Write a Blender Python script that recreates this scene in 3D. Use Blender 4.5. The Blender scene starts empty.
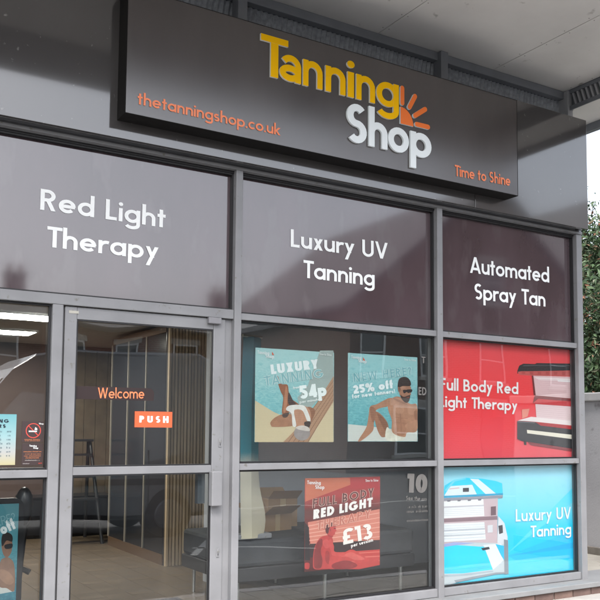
import bpy, bmesh, math, random
from mathutils import Vector, Matrix
random.seed(7)
scn = bpy.context.scene
COL = scn.collection
rad = math.radians

# ------------------------------------------------------------------ camera, sky, sun, exposure
CAM_F, CAM_YAW, CAM_PITCH, CAM_ROLL, CAM_CX, CAM_CY = 827.65861, 0.54278, 0.0768, 0.00795, 297.7535, 366.68819
EYE = 1.5
def cam_axes():
    cy, sy = math.cos(CAM_YAW), math.sin(CAM_YAW)
    fwd = Vector((sy * math.cos(CAM_PITCH), cy * math.cos(CAM_PITCH), math.sin(CAM_PITCH)))
    right = Vector((cy, -sy, 0)); up = right.cross(fwd)
    c, s = math.cos(CAM_ROLL), math.sin(CAM_ROLL)
    return right * c + up * s, up * c - right * s, fwd
AR, AU, AF = cam_axes()
cam_data = bpy.data.cameras.new('camera')
cam = bpy.data.objects.new('camera', cam_data); COL.objects.link(cam)
cam_data.sensor_width = 36; cam_data.lens = CAM_F / 600 * 36
cam_data.shift_x = (300 - CAM_CX) / 600; cam_data.shift_y = (CAM_CY - 300) / 600
cam_data.clip_start = 0.05; cam_data.clip_end = 2000
cam.matrix_world = Matrix(((AR.x, AU.x, -AF.x, 0), (AR.y, AU.y, -AF.y, 0), (AR.z, AU.z, -AF.z, EYE), (0, 0, 0, 1)))
scn.camera = cam

world = bpy.data.worlds.new('World'); scn.world = world; world.use_nodes = True
wn = world.node_tree.nodes; wl = world.node_tree.links
SUN_EL, SUN_AZ = rad(52), rad(205)         # azimuth measured from +Y clockwise: behind the camera, to the left
sky = wn.new('ShaderNodeTexSky'); sky.sky_type = 'NISHITA'; sky.sun_disc = False
sky.sun_elevation = SUN_EL; sky.sun_rotation = SUN_AZ
sky.air_density = 1.0; sky.dust_density = 4.0; sky.ozone_density = 1.0
hs = wn.new('ShaderNodeHueSaturation'); hs.inputs['Saturation'].default_value = 0.42
bg = wn['Background']; bg.inputs['Strength'].default_value = 0.13
wl.new(sky.outputs[0], hs.inputs['Color']); wl.new(hs.outputs[0], bg.inputs['Color'])
sun_data = bpy.data.lights.new('sun', 'SUN'); sun_data.energy = 0.6; sun_data.angle = rad(25); sun_data.color = (1, 0.97, 0.93)
sun = bpy.data.objects.new('sun', sun_data); COL.objects.link(sun)
sd = Vector((math.sin(SUN_AZ) * math.cos(SUN_EL), math.cos(SUN_AZ) * math.cos(SUN_EL), math.sin(SUN_EL)))
sun.rotation_euler = (-sd).to_track_quat('-Z', 'Y').to_euler(); sun.location = (0, -6, 30)
vs = scn.view_settings
vs.view_transform = 'Standard'; vs.look = 'None'; vs.gamma = 1.0; vs.use_curve_mapping = False
vs.exposure = 1.95
scn.cycles.max_bounces = 4; scn.cycles.diffuse_bounces = 3; scn.cycles.glossy_bounces = 2; scn.cycles.transparent_max_bounces = 10

# ------------------------------------------------------------------ pixel of the photograph (600 x 600) -> point on a plane of the place
def ray(x, y): return AF * CAM_F + AR * (x - CAM_CX) - AU * (y - CAM_CY)
def on_y(x, y, Y):
    d = ray(x, y); d = d * (Y / d.y); return Vector((d.x, d.y, d.z + EYE))
def on_z(x, y, Z):
    d = ray(x, y); d = d * ((Z - EYE) / d.z); return Vector((d.x, d.y, Z))

# ------------------------------------------------------------------ materials
def s2l(c): return c / 12.92 if c <= 0.04045 else ((c + 0.055) / 1.055) ** 2.4
MATS = {}
def mat(name, rgb, rough=0.5, metal=0.0, spec=0.5, coat=0.0, coat_rough=0.03, var=0.0, vscale=6.0, bump=0.0, bscale=60.0, rvar=0.0, emit=0.0, stretch=(1, 1, 1), wear=None, coat_ior=1.5):
    if name in MATS: return MATS[name]
    m = bpy.data.materials.new(name); m.use_nodes = True; nt = m.node_tree
    b = nt.nodes['Principled BSDF']
    b.inputs['Base Color'].default_value = (*rgb, 1); b.inputs['Roughness'].default_value = rough
    b.inputs['Metallic'].default_value = metal; b.inputs['Specular IOR Level'].default_value = spec
    b.inputs['Coat Weight'].default_value = coat; b.inputs['Coat Roughness'].default_value = coat_rough; b.inputs['Coat IOR'].default_value = coat_ior
    if emit:
        b.inputs['Emission Color'].default_value = (*rgb, 1); b.inputs['Emission Strength'].default_value = emit
    if var or bump or rvar or wear:
        tc = nt.nodes.new('ShaderNodeTexCoord'); mp = nt.nodes.new('ShaderNodeMapping'); mp.inputs['Scale'].default_value = stretch
        nt.links.new(tc.outputs['Object'], mp.inputs['Vector'])
        n = nt.nodes.new('ShaderNodeTexNoise'); n.inputs['Scale'].default_value = vscale; n.inputs['Detail'].default_value = 6
        nt.links.new(mp.outputs[0], n.inputs['Vector'])
        last = None
        if var:
            r = nt.nodes.new('ShaderNodeMapRange'); r.inputs[1].default_value = 0.3; r.inputs[2].default_value = 0.7
            r.inputs[3].default_value = 1 - var; r.inputs[4].default_value = 1 + var
            nt.links.new(n.outputs[0], r.inputs[0])
            mx = nt.nodes.new('ShaderNodeVectorMath'); mx.operation = 'SCALE'; mx.inputs[0].default_value = rgb
            nt.links.new(r.outputs[0], mx.inputs['Scale']); last = mx.outputs[0]
        if wear:                                   # specks of dirt with their own colour
            wn2 = nt.nodes.new('ShaderNodeTexNoise'); wn2.inputs['Scale'].default_value = wear[1]; wn2.inputs['Detail'].default_value = 3
            nt.links.new(mp.outputs[0], wn2.inputs['Vector'])
            wr = nt.nodes.new('ShaderNodeMapRange'); wr.inputs[1].default_value = wear[2]; wr.inputs[2].default_value = wear[2] + 0.08
            nt.links.new(wn2.outputs[0], wr.inputs[0])
            mc = nt.nodes.new('ShaderNodeMix'); mc.data_type = 'RGBA'
            nt.links.new(wr.outputs[0], mc.inputs[0])
            if last: nt.links.new(last, mc.inputs[6])
            else: mc.inputs[6].default_value = (*rgb, 1)
            mc.inputs[7].default_value = (*wear[0], 1); last = mc.outputs[2]
        if last: nt.links.new(last, b.inputs['Base Color'])
        if rvar:
            r = nt.nodes.new('ShaderNodeMapRange'); r.inputs[3].default_value = max(0, rough - rvar); r.inputs[4].default_value = rough + rvar
            nt.links.new(n.outputs[0], r.inputs[0]); nt.links.new(r.outputs[0], b.inputs['Roughness'])
        if bump:
            n2 = nt.nodes.new('ShaderNodeTexNoise'); n2.inputs['Scale'].default_value = bscale; n2.inputs['Detail'].default_value = 4
            nt.links.new(mp.outputs[0], n2.inputs['Vector'])
            bp = nt.nodes.new('ShaderNodeBump'); bp.inputs['Strength'].default_value = bump; bp.inputs['Distance'].default_value = 0.01
            nt.links.new(n2.outputs[0], bp.inputs['Height']); nt.links.new(bp.outputs[0], b.inputs['Normal'])
            if coat: nt.links.new(bp.outputs[0], b.inputs['Coat Normal'])
    MATS[name] = m; return m
def ink(r, g, b, rough=0.45):
    """printed colour given as 0..255 sRGB"""
    return mat('ink_%d_%d_%d_%d' % (r, g, b, rough * 100), tuple(s2l(v / 255) * 0.80 for v in (r, g, b)), rough)
def glass_material(name, refl=0.08, tint=(0.93, 0.95, 0.95), wave=0.010):
    m = bpy.data.materials.new(name); m.use_nodes = True; nt = m.node_tree
    nt.nodes.remove(nt.nodes['Principled BSDF']); out = nt.nodes['Material Output']
    tr = nt.nodes.new('ShaderNodeBsdfTransparent'); tr.inputs[0].default_value = (*tint, 1)
    gl = nt.nodes.new('ShaderNodeBsdfGlossy'); gl.inputs['Roughness'].default_value = 0.0; gl.inputs[0].default_value = (1, 1, 1, 1)
    tc = nt.nodes.new('ShaderNodeTexCoord'); n = nt.nodes.new('ShaderNodeTexNoise'); n.inputs['Scale'].default_value = 1.3; n.inputs['Detail'].default_value = 1
    nt.links.new(tc.outputs['Object'], n.inputs['Vector'])
    bp = nt.nodes.new('ShaderNodeBump'); bp.inputs['Strength'].default_value = wave; bp.inputs['Distance'].default_value = 0.3
    nt.links.new(n.outputs[0], bp.inputs['Height']); nt.links.new(bp.outputs[0], gl.inputs['Normal'])
    lw = nt.nodes.new('ShaderNodeLayerWeight'); lw.inputs['Blend'].default_value = 0.5
    pw = nt.nodes.new('ShaderNodeMath'); pw.operation = 'POWER'; pw.inputs[1].default_value = 5; nt.links.new(lw.outputs['Facing'], pw.inputs[0])
    ma = nt.nodes.new('ShaderNodeMath'); ma.operation = 'MULTIPLY_ADD'; ma.inputs[1].default_value = 1 - refl; ma.inputs[2].default_value = refl
    nt.links.new(pw.outputs[0], ma.inputs[0])
    mx = nt.nodes.new('ShaderNodeMixShader'); nt.links.new(ma.outputs[0], mx.inputs[0]); nt.links.new(tr.outputs[0], mx.inputs[1]); nt.links.new(gl.outputs[0], mx.inputs[2])
    nt.links.new(mx.outputs[0], out.inputs['Surface']); MATS[name] = m; return m
def brick_material(name, c1, c2, mortar, sc=1.0):
    m = bpy.data.materials.new(name); m.use_nodes = True; nt = m.node_tree; b = nt.nodes['Principled BSDF']; b.inputs['Roughness'].default_value = 0.85
    tc = nt.nodes.new('ShaderNodeTexCoord'); sp = nt.nodes.new('ShaderNodeSeparateXYZ'); cb = nt.nodes.new('ShaderNodeCombineXYZ'); ad = nt.nodes.new('ShaderNodeMath')
    nt.links.new(tc.outputs['Object'], sp.inputs[0]); nt.links.new(sp.outputs[0], ad.inputs[0]); nt.links.new(sp.outputs[1], ad.inputs[1])
    nt.links.new(ad.outputs[0], cb.inputs[0]); nt.links.new(sp.outputs[2], cb.inputs[1])
    t = nt.nodes.new('ShaderNodeTexBrick'); t.inputs['Color1'].default_value = (*c1, 1); t.inputs['Color2'].default_value = (*c2, 1); t.inputs['Mortar'].default_value = (*mortar, 1)
    t.inputs['Scale'].default_value = sc; t.inputs['Brick Width'].default_value = 0.225; t.inputs['Row Height'].default_value = 0.075; t.inputs['Mortar Size'].default_value = 0.008
    nt.links.new(cb.outputs[0], t.inputs['Vector']); nt.links.new(t.outputs[0], b.inputs['Base Color']); MATS[name] = m; return m
def print_material(name, stops, axis, lo, hi, noise=0.0, nscale=20, rough=0.4, stretch=(1, 1, 1), coat=0.0):
    """printed picture background: colour stops (0..255) along an object axis, with a ripple pattern"""
    m = bpy.data.materials.new(name); m.use_nodes = True; nt = m.node_tree; b = nt.nodes['Principled BSDF']; b.inputs['Roughness'].default_value = rough
    b.inputs['Coat Weight'].default_value = coat
    tc = nt.nodes.new('ShaderNodeTexCoord'); sp = nt.nodes.new('ShaderNodeSeparateXYZ'); nt.links.new(tc.outputs['Object'], sp.inputs[0])
    mr = nt.nodes.new('ShaderNodeMapRange'); mr.inputs[1].default_value = lo; mr.inputs[2].default_value = hi; nt.links.new(sp.outputs[axis], mr.inputs[0])
    src = mr.outputs[0]
    if noise:
        mp = nt.nodes.new('ShaderNodeMapping'); mp.inputs['Scale'].default_value = stretch; nt.links.new(tc.outputs['Object'], mp.inputs['Vector'])
        n = nt.nodes.new('ShaderNodeTexNoise'); n.inputs['Scale'].default_value = nscale; n.inputs['Detail'].default_value = 5; n.inputs['Distortion'].default_value = 1.5
        nt.links.new(mp.outputs[0], n.inputs['Vector'])
        ma = nt.nodes.new('ShaderNodeMath'); ma.operation = 'MULTIPLY_ADD'; ma.inputs[1].default_value = noise; nt.links.new(n.outputs[0], ma.inputs[0])
        sb = nt.nodes.new('ShaderNodeMath'); sb.operation = 'SUBTRACT'; sb.inputs[1].default_value = noise / 2; nt.links.new(src, sb.inputs[0]); nt.links.new(sb.outputs[0], ma.inputs[2]); src = ma.outputs[0]
    cr = nt.nodes.new('ShaderNodeValToRGB'); nt.links.new(src, cr.inputs[0])
    el = cr.color_ramp.elements
    while len(el) < len(stops): el.new(0.5)
    for e, (p, c) in zip(el, stops): e.position = p; e.color = (*[s2l(v / 255) * 0.80 for v in c], 1)
    nt.links.new(cr.outputs[0], b.inputs['Base Color']); MATS[name] = m; return m

ALU = mat('grey_powder_coat', (0.212, 0.215, 0.226), 0.42, spec=0.5, var=0.11, vscale=4, bump=0.05, bscale=250, rvar=0.1, wear=((0.15, 0.145, 0.135), 22, 0.665))
GASKET = mat('black_rubber', (0.012, 0.012, 0.014), 0.5)
FASCIA = mat('gloss_grey_composite', (0.068, 0.064, 0.064), 0.09, spec=0.8, coat=1.0, coat_ior=1.5, coat_rough=0.05, var=0.06, vscale=2, bump=0.006, bscale=2.0, rvar=0.02, wear=((0.17, 0.165, 0.16), 26, 0.70))
VINYL = mat('dark_plum_vinyl_behind_glass', (0.066, 0.045, 0.053), 0.07, spec=0.7, coat=1.0, coat_ior=1.6, coat_rough=0.05, var=0.22, vscale=2.2, rvar=0.06, stretch=(1, 1, 0.4), wear=((0.080, 0.060, 0.068), 5.0, 0.54))
SIGNF = mat('satin_brown_sign_face', (0.060, 0.051, 0.050), 0.24, spec=1.0, coat=0.25, coat_rough=0.2, var=0.12, vscale=3, rvar=0.07, stretch=(1, 1, 0.35))
SIGNT = mat('sign_black_return', (0.010, 0.009, 0.009), 0.75, spec=0.2)
WHITE = mat('white_vinyl', (0.80, 0.82, 0.82), 0.4)
YELLOW = mat('yellow_acrylic', (0.97, 0.53, 0.0), 0.45, spec=0.12)
LWHITE = mat('white_acrylic', (0.86, 0.92, 0.95), 0.45, spec=0.2)
LSIDE = mat('cream_letter_side', (0.86, 0.84, 0.76), 0.35)
ORANGE = mat('orange_acrylic', (0.90, 0.19, 0.03), 0.3)
CORAL = mat('coral_vinyl', (0.90, 0.24, 0.10), 0.4)
SOFFIT = mat('soffit_board', (0.78, 0.76, 0.735), 0.6, var=0.09, vscale=1.3, bump=0.03, bscale=40, wear=((0.42, 0.40, 0.37), 7, 0.69))
STEEL = mat('dark_grey_canopy_steel', (0.19, 0.20, 0.22), 0.5, var=0.1, vscale=4)
GRILLE = mat('grey_vent_mesh', (0.34, 0.36, 0.39), 0.5, metal=0.3, var=0.25, vscale=30)
GLASS = glass_material('window_glass')
CONC = mat('grey_render', (0.40, 0.395, 0.405), 0.85, var=0.10, vscale=2.2, bump=0.25, bscale=50, wear=((0.25, 0.24, 0.24), 5, 0.66))
SILLM = mat('grey_sill_stone', (0.20, 0.205, 0.21), 0.6, var=0.12, vscale=4, bump=0.15, bscale=80, wear=((0.20, 0.19, 0.18), 8, 0.66))

# ------------------------------------------------------------------ mesh building
class MB:
    def __init__(self): self.v = []; self.f = []; self.m = []; self.mats = []
    def mi(self, m):
        if m not in self.mats: self.mats.append(m)
        return self.mats.index(m)
    def face(self, pts, m):
        b = len(self.v); self.v += [tuple(p) for p in pts]; self.f.append(tuple(range(b, b + len(pts)))); self.m.append(self.mi(m))
    def box(self, x0, x1, y0, y1, z0, z1, m, c=0.0):
        if c <= 0:
            b = len(self.v); self.v += [(x, y, z) for x in (x0, x1) for y in (y0, y1) for z in (z0, z1)]
            for q in ((0, 1, 3, 2), (4, 6, 7, 5), (0, 4, 5, 1), (2, 3, 7, 6), (0, 2, 6, 4), (1, 5, 7, 3)):
                self.f.append(tuple(b + i for i in q)); self.m.append(self.mi(m))
            return self
        bm = bmesh.new(); r = bmesh.ops.create_cube(bm, size=1)
        for v in bm.verts: v.co = Vector(((x0 + x1) / 2 + v.co.x * (x1 - x0), (y0 + y1) / 2 + v.co.y * (y1 - y0), (z0 + z1) / 2 + v.co.z * (z1 - z0)))
        bmesh.ops.bevel(bm, geom=bm.edges[:], offset=c, segments=2, affect='EDGES', profile=0.5)
        self.bm(bm, m); return self
    def bm(self, bm, m):
        b = len(self.v); bm.verts.index_update(); self.v += [tuple(v.co) for v in bm.verts]
        for f in bm.faces: self.f.append(tuple(b + v.index for v in f.verts)); self.m.append(self.mi(m))
        bm.free()
    def prism(self, poly, axis, a, b2, m, side=None):
        """polygon of 2-D points extruded along axis ('x','y','z') from a to b2"""
        def P(p, t): return {'x': (t, p[0], p[1]), 'y': (p[0], t, p[1]), 'z': (p[0], p[1], t)}[axis]
        n = len(poly); b = len(self.v)
        self.v += [P(p, a) for p in poly] + [P(p, b2) for p in poly]
        self.f.append(tuple(range(b, b + n))); self.m.append(self.mi(m))
        self.f.append(tuple(range(b + 2 * n - 1, b + n - 1, -1))); self.m.append(self.mi(side or m))
        for i in range(n):
            j = (i + 1) % n; self.f.append((b + i, b + n + i, b + n + j, b + j)); self.m.append(self.mi(side or m))
        return self
    def tube(self, p0, p1, r0, r1, m, n=10):
        p0, p1 = Vector(p0), Vector(p1); d = (p1 - p0).normalized(); a = d.orthogonal().normalized(); c = d.cross(a); b = len(self.v)
        for p, r in ((p0, r0), (p1, r1)):
            self.v += [tuple(p + a * (r * math.cos(2 * math.pi * i / n)) + c * (r * math.sin(2 * math.pi * i / n))) for i in range(n)]
        for i in range(n):
            j = (i + 1) % n; self.f.append((b + i, b + j, b + n + j, b + n + i)); self.m.append(self.mi(m))
        self.f.append(tuple(range(b + n - 1, b - 1, -1))); self.m.append(self.mi(m)); self.f.append(tuple(range(b + n, b + 2 * n))); self.m.append(self.mi(m))
        return self
    def build(self, name, parent=None, smooth=False, recalc=True):
        me = bpy.data.meshes.new(name); me.from_pydata(self.v, [], self.f)
        for m in self.mats: me.materials.append(m)
        me.polygons.foreach_set('material_index', self.m)
        if recalc:
            bm = bmesh.new(); bm.from_mesh(me); bmesh.ops.recalc_face_normals(bm, faces=bm.faces[:]); bm.to_mesh(me); bm.free()
        if smooth:
            me.polygons.foreach_set('use_smooth', [True] * len(me.polygons))
        me.update()
        o = bpy.data.objects.new(name, me); COL.objects.link(o)
        if parent: o.parent = parent
        return o
def box(name, x0, x1, y0, y1, z0, z1, m, parent=None, c=0.0): return MB().box(x0, x1, y0, y1, z0, z1, m, c).build(name, parent)
def tag(o, label=None, cat=None, group=None, kind=None):
    for k, v in (('label', label), ('category', cat), ('group', group), ('kind', kind)):
        if v: o[k] = v
    return o
def thing(name, label, cat, loc=(0, 0, 0), group=None):
    """Empty at the base of a thing; parts keep world coordinates"""
    o = bpy.data.objects.new(name, None); COL.objects.link(o); o.location = loc; o.empty_display_size = 0.1
    bpy.context.view_layer.update()
    return tag(o, label, cat, group)
def adopt(root):
    """parts were modelled in world coordinates: shift their meshes so that they sit under an Empty that has a location"""
    off = Vector(root.location); done = set()
    for c in root.children_recursive:
        if c.type == 'MESH' and c.data.name not in done: c.data.transform(Matrix.Translation(-off)); done.add(c.data.name)
    return root
def copy_tree(o, parent=None):
    c = o.copy(); COL.objects.link(c); c.parent = parent
    for ch in list(o.children): copy_tree(ch, c)
    return c

# ------------------------------------------------------------------ geometric sans-serif lettering drawn with strokes (cap height = 1)
def arc(cx, cy, rx, ry, a0, a1, n=16): return [(cx + rx * math.cos(rad(a0 + (a1 - a0) * i / n)), cy + ry * math.sin(rad(a0 + (a1 - a0) * i / n))) for i in range(n + 1)]
def glyph(ch, t, two_storey=False):
    h = t / 2; X = 0.66; A = 1.04; D = -0.32
    L = lambda *p: ('L', list(p), False)
    def dg(x0, y0, x1, y1, k=1.0):                        # diagonal with ends cut level
        dx, dy = x1 - x0, y1 - y0; w = k * t * math.hypot(dx, dy) / abs(dy) / 2
        return ('P', [(x0 - w, y0), (x0 + w, y0), (x1 + w, y1), (x1 - w, y1)])
    def ring(cx, cy, rx, ry): return ('L', arc(cx, cy, rx, ry, 0, 360, 28)[:-1], True)
    def dot(cx, cy, r): return ('P', arc(cx, cy, r, r, 0, 360, 14)[:-1])
    def ess(w, H):
        a = (H - 2 * h) / 4; rx = w / 2 - h
        return [('L', arc(w / 2, H - h - a, rx, a, 38, 270, 14) + arc(w / 2, h + a, rx, a, 90, -142, 14)[1:], False)]
    w = 0.66; cx, cy, rx, ry = w / 2, X / 2, w / 2 - h, X / 2 - h
    def arch(x0, x1): r = (x1 - x0) / 2; return ('L', [(x1, 0), (x1, X - h - r)] + arc((x0 + x1) / 2, X - h - r, r, r, 0, 180, 12)[1:], False)
    if ch == ' ': return [], 0.30
    if ch == 'o': return [ring(cx, cy, rx, ry)], w
    if ch == 'c': return [('L', arc(cx, cy, rx, ry, 48, 312, 18), False)], 0.56
    if ch == 'e': return [('L', arc(cx, cy, rx, ry, -2, 318, 22), False), L((h, cy), (w - h * .3, cy))], w
    if ch == 'a':
        if two_storey:
            w2 = 0.58; r = w2 / 2 - h
            return [('L', [(w2 - h, 0), (w2 - h, X - h - r * 0.9)] + arc(w2 / 2, X - h - r * 0.9, r, r * 0.9, 0, 150, 10)[1:], False),
                    ring(w2 / 2 - 0.01, 0.205, w2 / 2 - h, 0.205 - h)], w2
        return [ring(cx, cy, rx, ry), L((w - h, 0), (w - h, X))], w
    if ch == 'd': return [ring(cx, cy, rx, ry), L((w - h, 0), (w - h, A))], w
    if ch == 'p': return [ring(cx, cy, rx, ry), L((h, D), (h, X))], w
    if ch == 'g': return [ring(cx, cy, rx, ry), ('L', [(w - h, X), (w - h, -0.08)] + arc(cx, -0.08, rx, 0.24 - h, 0, -160, 12)[1:], False)], w
    if ch in 'nh': return [L((h, 0), (h, X if ch == 'n' else A)), arch(h, 0.58 - h)], 0.58
    if ch == 'm': return [L((h, 0), (h, X)), arch(h, 0.50 - h / 2), arch(0.50 - h / 2, 0.94 - h)], 0.94
    if ch == 'u':
        r = (0.58 - t) / 2; return [L((0.58 - h, 0), (0.58 - h, X)), ('L', [(h, X), (h, h + r)] + arc(0.29, h + r, r, r, 180, 360, 12)[1:], False)], 0.58
    if ch == 'r': return [L((h, 0), (h, X)), ('L', arc(0.33, X - h - 0.24, 0.33 - h, 0.24, 180, 68, 8), False)], 0.40
    if ch == 'i': return [L((h, 0), (h, X)), dot(h, X + 0.20, h * 1.18)], t
    if ch == 'l': return [L((h, 0), (h, A))], t
    if ch == 't': return [L((0.17, 0), (0.17, 0.90)), L((0, X - h * .9), (0.36, X - h * .9))], 0.36
    if ch == 'f': return [('L', [(0.16, 0), (0.16, 0.82)] + arc(0.34, 0.82, 0.18, A - 0.82 - h, 180, 95, 8)[1:], False), L((0, X - h), (0.36, X - h))], 0.36
    if ch == 'k': return [L((h, 0), (h, A)), dg(t * .9, 0.30, 0.46, X), dg(t * 1.3, 0.36, 0.48, 0)], 0.56
    if ch == 'x': return [dg(h * 1.4, 0, 0.52 - h * 1.2, X), dg(0.52 - h * 1.2, 0, h * 1.4, X)], 0.52
    if ch == 'y': return [dg(0.10, D, 0.56 - h * 1.1, X), dg(0.30, 0.10, h * 1.1, X)], 0.56
    if ch == 'w': return [dg(h, X, 0.24, 0), dg(0.24, 0, 0.43, X), dg(0.43, X, 0.62, 0), dg(0.62, 0, 0.86 - h, X)], 0.86
    if ch == 's': return ess(0.46, X), 0.46
    if ch == '.': return [dot(h, h, h * 1.1)], t
    if ch == '!': return [dot(h, h, h * 1.1), L((h, 0.30), (h, 1))], t
    if ch == 'A': return [dg(h * 1.1, 0, 0.40, 1), dg(0.80 - h * 1.1, 0, 0.40, 1), L((0.18, 0.27), (0.62, 0.27))], 0.80
    if ch == 'B':
        b = lambda y0, y1, w2: ('L', [(h, y0 + h), (w2 - (y1 - y0) / 2, y0 + h)] + arc(w2 - (y1 - y0) / 2, (y0 + y1) / 2, (y1 - y0) / 2 - h, (y1 - y0) / 2 - h, -90, 90, 12)[1:] + [(h, y1 - h)], False)
        return [L((h, 0), (h, 1)), b(0, 0.56, 0.60), b(0.56 - t, 1, 0.55)], 0.60
    if ch == 'D': return [L((h, 0), (h, 1)), ('L', [(h, h), (0.24, h)] + arc(0.24, 0.5, 0.46 - h, 0.5 - h, -90, 90, 16)[1:] + [(h, 1 - h)], False)], 0.70
    if ch in 'EF':
        s = [L((h, 0), (h, 1)), L((h, 1 - h), (0.48, 1 - h)), L((h, 0.52), (0.44, 0.52))]
        if ch == 'E': s.append(L((h, h), (0.48, h)))
        return s, 0.48
    if ch == 'G': return [('L', arc(0.48, 0.5, 0.48 - h, 0.5 - h, 42, 352, 24), False), L((0.50, 0.44), (0.96 - h * .6, 0.44))], 0.96
    if ch == 'H': return [L((h, 0), (h, 1)), L((0.68 - h, 0), (0.68 - h, 1)), L((h, 0.5), (0.68 - h, 0.5))], 0.68
    if ch == 'I': return [L((h, 0), (h, 1))], t
    if ch == 'L': return [L((h, 0), (h, 1)), L((h, h), (0.46, h))], 0.46
    if ch == 'N': return [L((h, 0), (h, 1)), L((0.74 - h, 0), (0.74 - h, 1)), dg(h * 1.3, 1, 0.74 - h * 1.3, 0)], 0.74
    if ch in 'O0':
        w2 = 0.98 if ch == 'O' else 0.64; return [ring(w2 / 2, 0.5, w2 / 2 - h, 0.5 - h)], w2
    if ch in 'PR':
        s = [L((h, 0), (h, 1)), ('L', [(h, 1 - h), (0.28, 1 - h)] + arc(0.28, 0.71, 0.29 - h, 0.29 - h, 90, -90, 14)[1:] + [(h, 0.42 + h)], False)]
        if ch == 'R': s.append(dg(0.30, 0.46, 0.58 - h, 0))
        return s, 0.60
    if ch == 'S': return ess(0.54, 1.0), 0.54
    if ch == 'T': return [L((0.29, 0), (0.29, 1)), L((0, 1 - h), (0.58, 1 - h))], 0.58
    if ch == 'U':
        r = (0.66 - t) / 2; return [('L', [(h, 1), (h, h + r)] + arc(0.33, h + r, r, r, 180, 360, 14)[1:] + [(0.66 - h, 1)], False)], 0.66
    if ch == 'V': return [dg(h, 1, 0.37, 0), dg(0.74 - h, 1, 0.37, 0)], 0.74
    if ch == 'W': return [dg(h, 1, 0.30, 0), dg(0.30, 0, 0.54, 1), dg(0.54, 1, 0.78, 0), dg(0.78, 0, 1.08 - h, 1)], 1.08
    if ch == 'X': return [dg(h * 1.2, 0, 0.66 - h * 1.2, 1), dg(0.66 - h * 1.2, 0, h * 1.2, 1)], 0.66
    if ch == 'Y': return [L((0.32, 0), (0.32, 0.46)), dg(0.32, 0.42, h, 1), dg(0.32, 0.42, 0.64 - h, 1)], 0.64
    if ch == '1': return [L((0.28, 0), (0.28, 1)), L((0.04, 1 - h), (0.28, 1 - h))], 0.28 + h
    if ch == '2': return [('L', arc(0.28, 1 - h - 0.24, 0.28 - h, 0.24, 165, -25, 14) + [(0.09, h)], False), L((0.03, h), (0.56, h))], 0.56
    if ch == '3': return [('L', arc(0.27, 0.76, 0.26 - h, 0.24 - h, 150, -90, 12), False), ('L', arc(0.27, 0.27, 0.30 - h, 0.27 - h + .01, 90, -150, 14), False)], 0.57
    if ch == '4': return [L((0.46, 0), (0.46, 1)), dg(h * 1.3, 0.26, 0.44, 1), L((0.03, 0.26), (0.64, 0.26))], 0.64
    if ch == '5': return [L((0.14, 1 - h), (0.54, 1 - h)), dg(0.11, 0.50, 0.17, 1), ('L', arc(0.27, 0.33, 0.31 - h, 0.33 - h, 125, -150, 16), False)], 0.58
    if ch == '%': return [ring(0.20, 0.76, 0.20 - h * .8, 0.24 - h * .8), ring(0.70, 0.24, 0.20 - h * .8, 0.24 - h * .8), dg(0.22, 0, 0.68, 1, 0.7)], 0.90
    if ch == '?': return [('L', arc(0.24, 0.74, 0.24 - h, 0.26 - h, 165, -60, 14) + [(0.24, 0.30)], False), dot(0.24, h, h * 1.1)], 0.48
    if ch == '£': return [('L', arc(0.40, 0.74, 0.22, 0.26 - h, 25, 180, 12) + [(0.18, 0.30), (0.13, h)], False), L((0.02, h), (0.60, h)), L((0.02, 0.45), (0.44, 0.45))], 0.62
    raise ValueError(ch)
def ribbon(pts, closed, hw):
    n = len(pts); lft, rgt = [], []
    for i, p in enumerate(pts):
        a = pts[i - 1] if (i or closed) else None; b = pts[(i + 1) % n] if (i < n - 1 or closed) else None
        d1 = (p[0] - a[0], p[1] - a[1]) if a else None; d2 = (b[0] - p[0], b[1] - p[1]) if b else None
        d1 = d1 or d2; d2 = d2 or d1
        l1, l2 = math.hypot(*d1) or 1, math.hypot(*d2) or 1
        n1, n2 = (-d1[1] / l1, d1[0] / l1), (-d2[1] / l2, d2[0] / l2)
        mx, my = n1[0] + n2[0], n1[1] + n2[1]; q = mx * mx + my * my
        if q < 0.35: mx, my, q = n1[0] * 2, n1[1] * 2, 4
        k = 2 * hw / q
        lft.append((p[0] + mx * k, p[1] + my * k)); rgt.append((p[0] - mx * k, p[1] - my * k))
    return lft, rgt
def layout(text, t, sp=0.10, two=False):
    x = 0; out = []
    for ch in text:
        s, w = glyph(ch, t, two); out.append((ch, x, s)); x += w + sp + (0.02 if ch.isupper() and ch not in 'LTAVY' else 0)
        if ch in 'T' and len(text) > 1: x -= 0.06
    return out, x - sp
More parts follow.
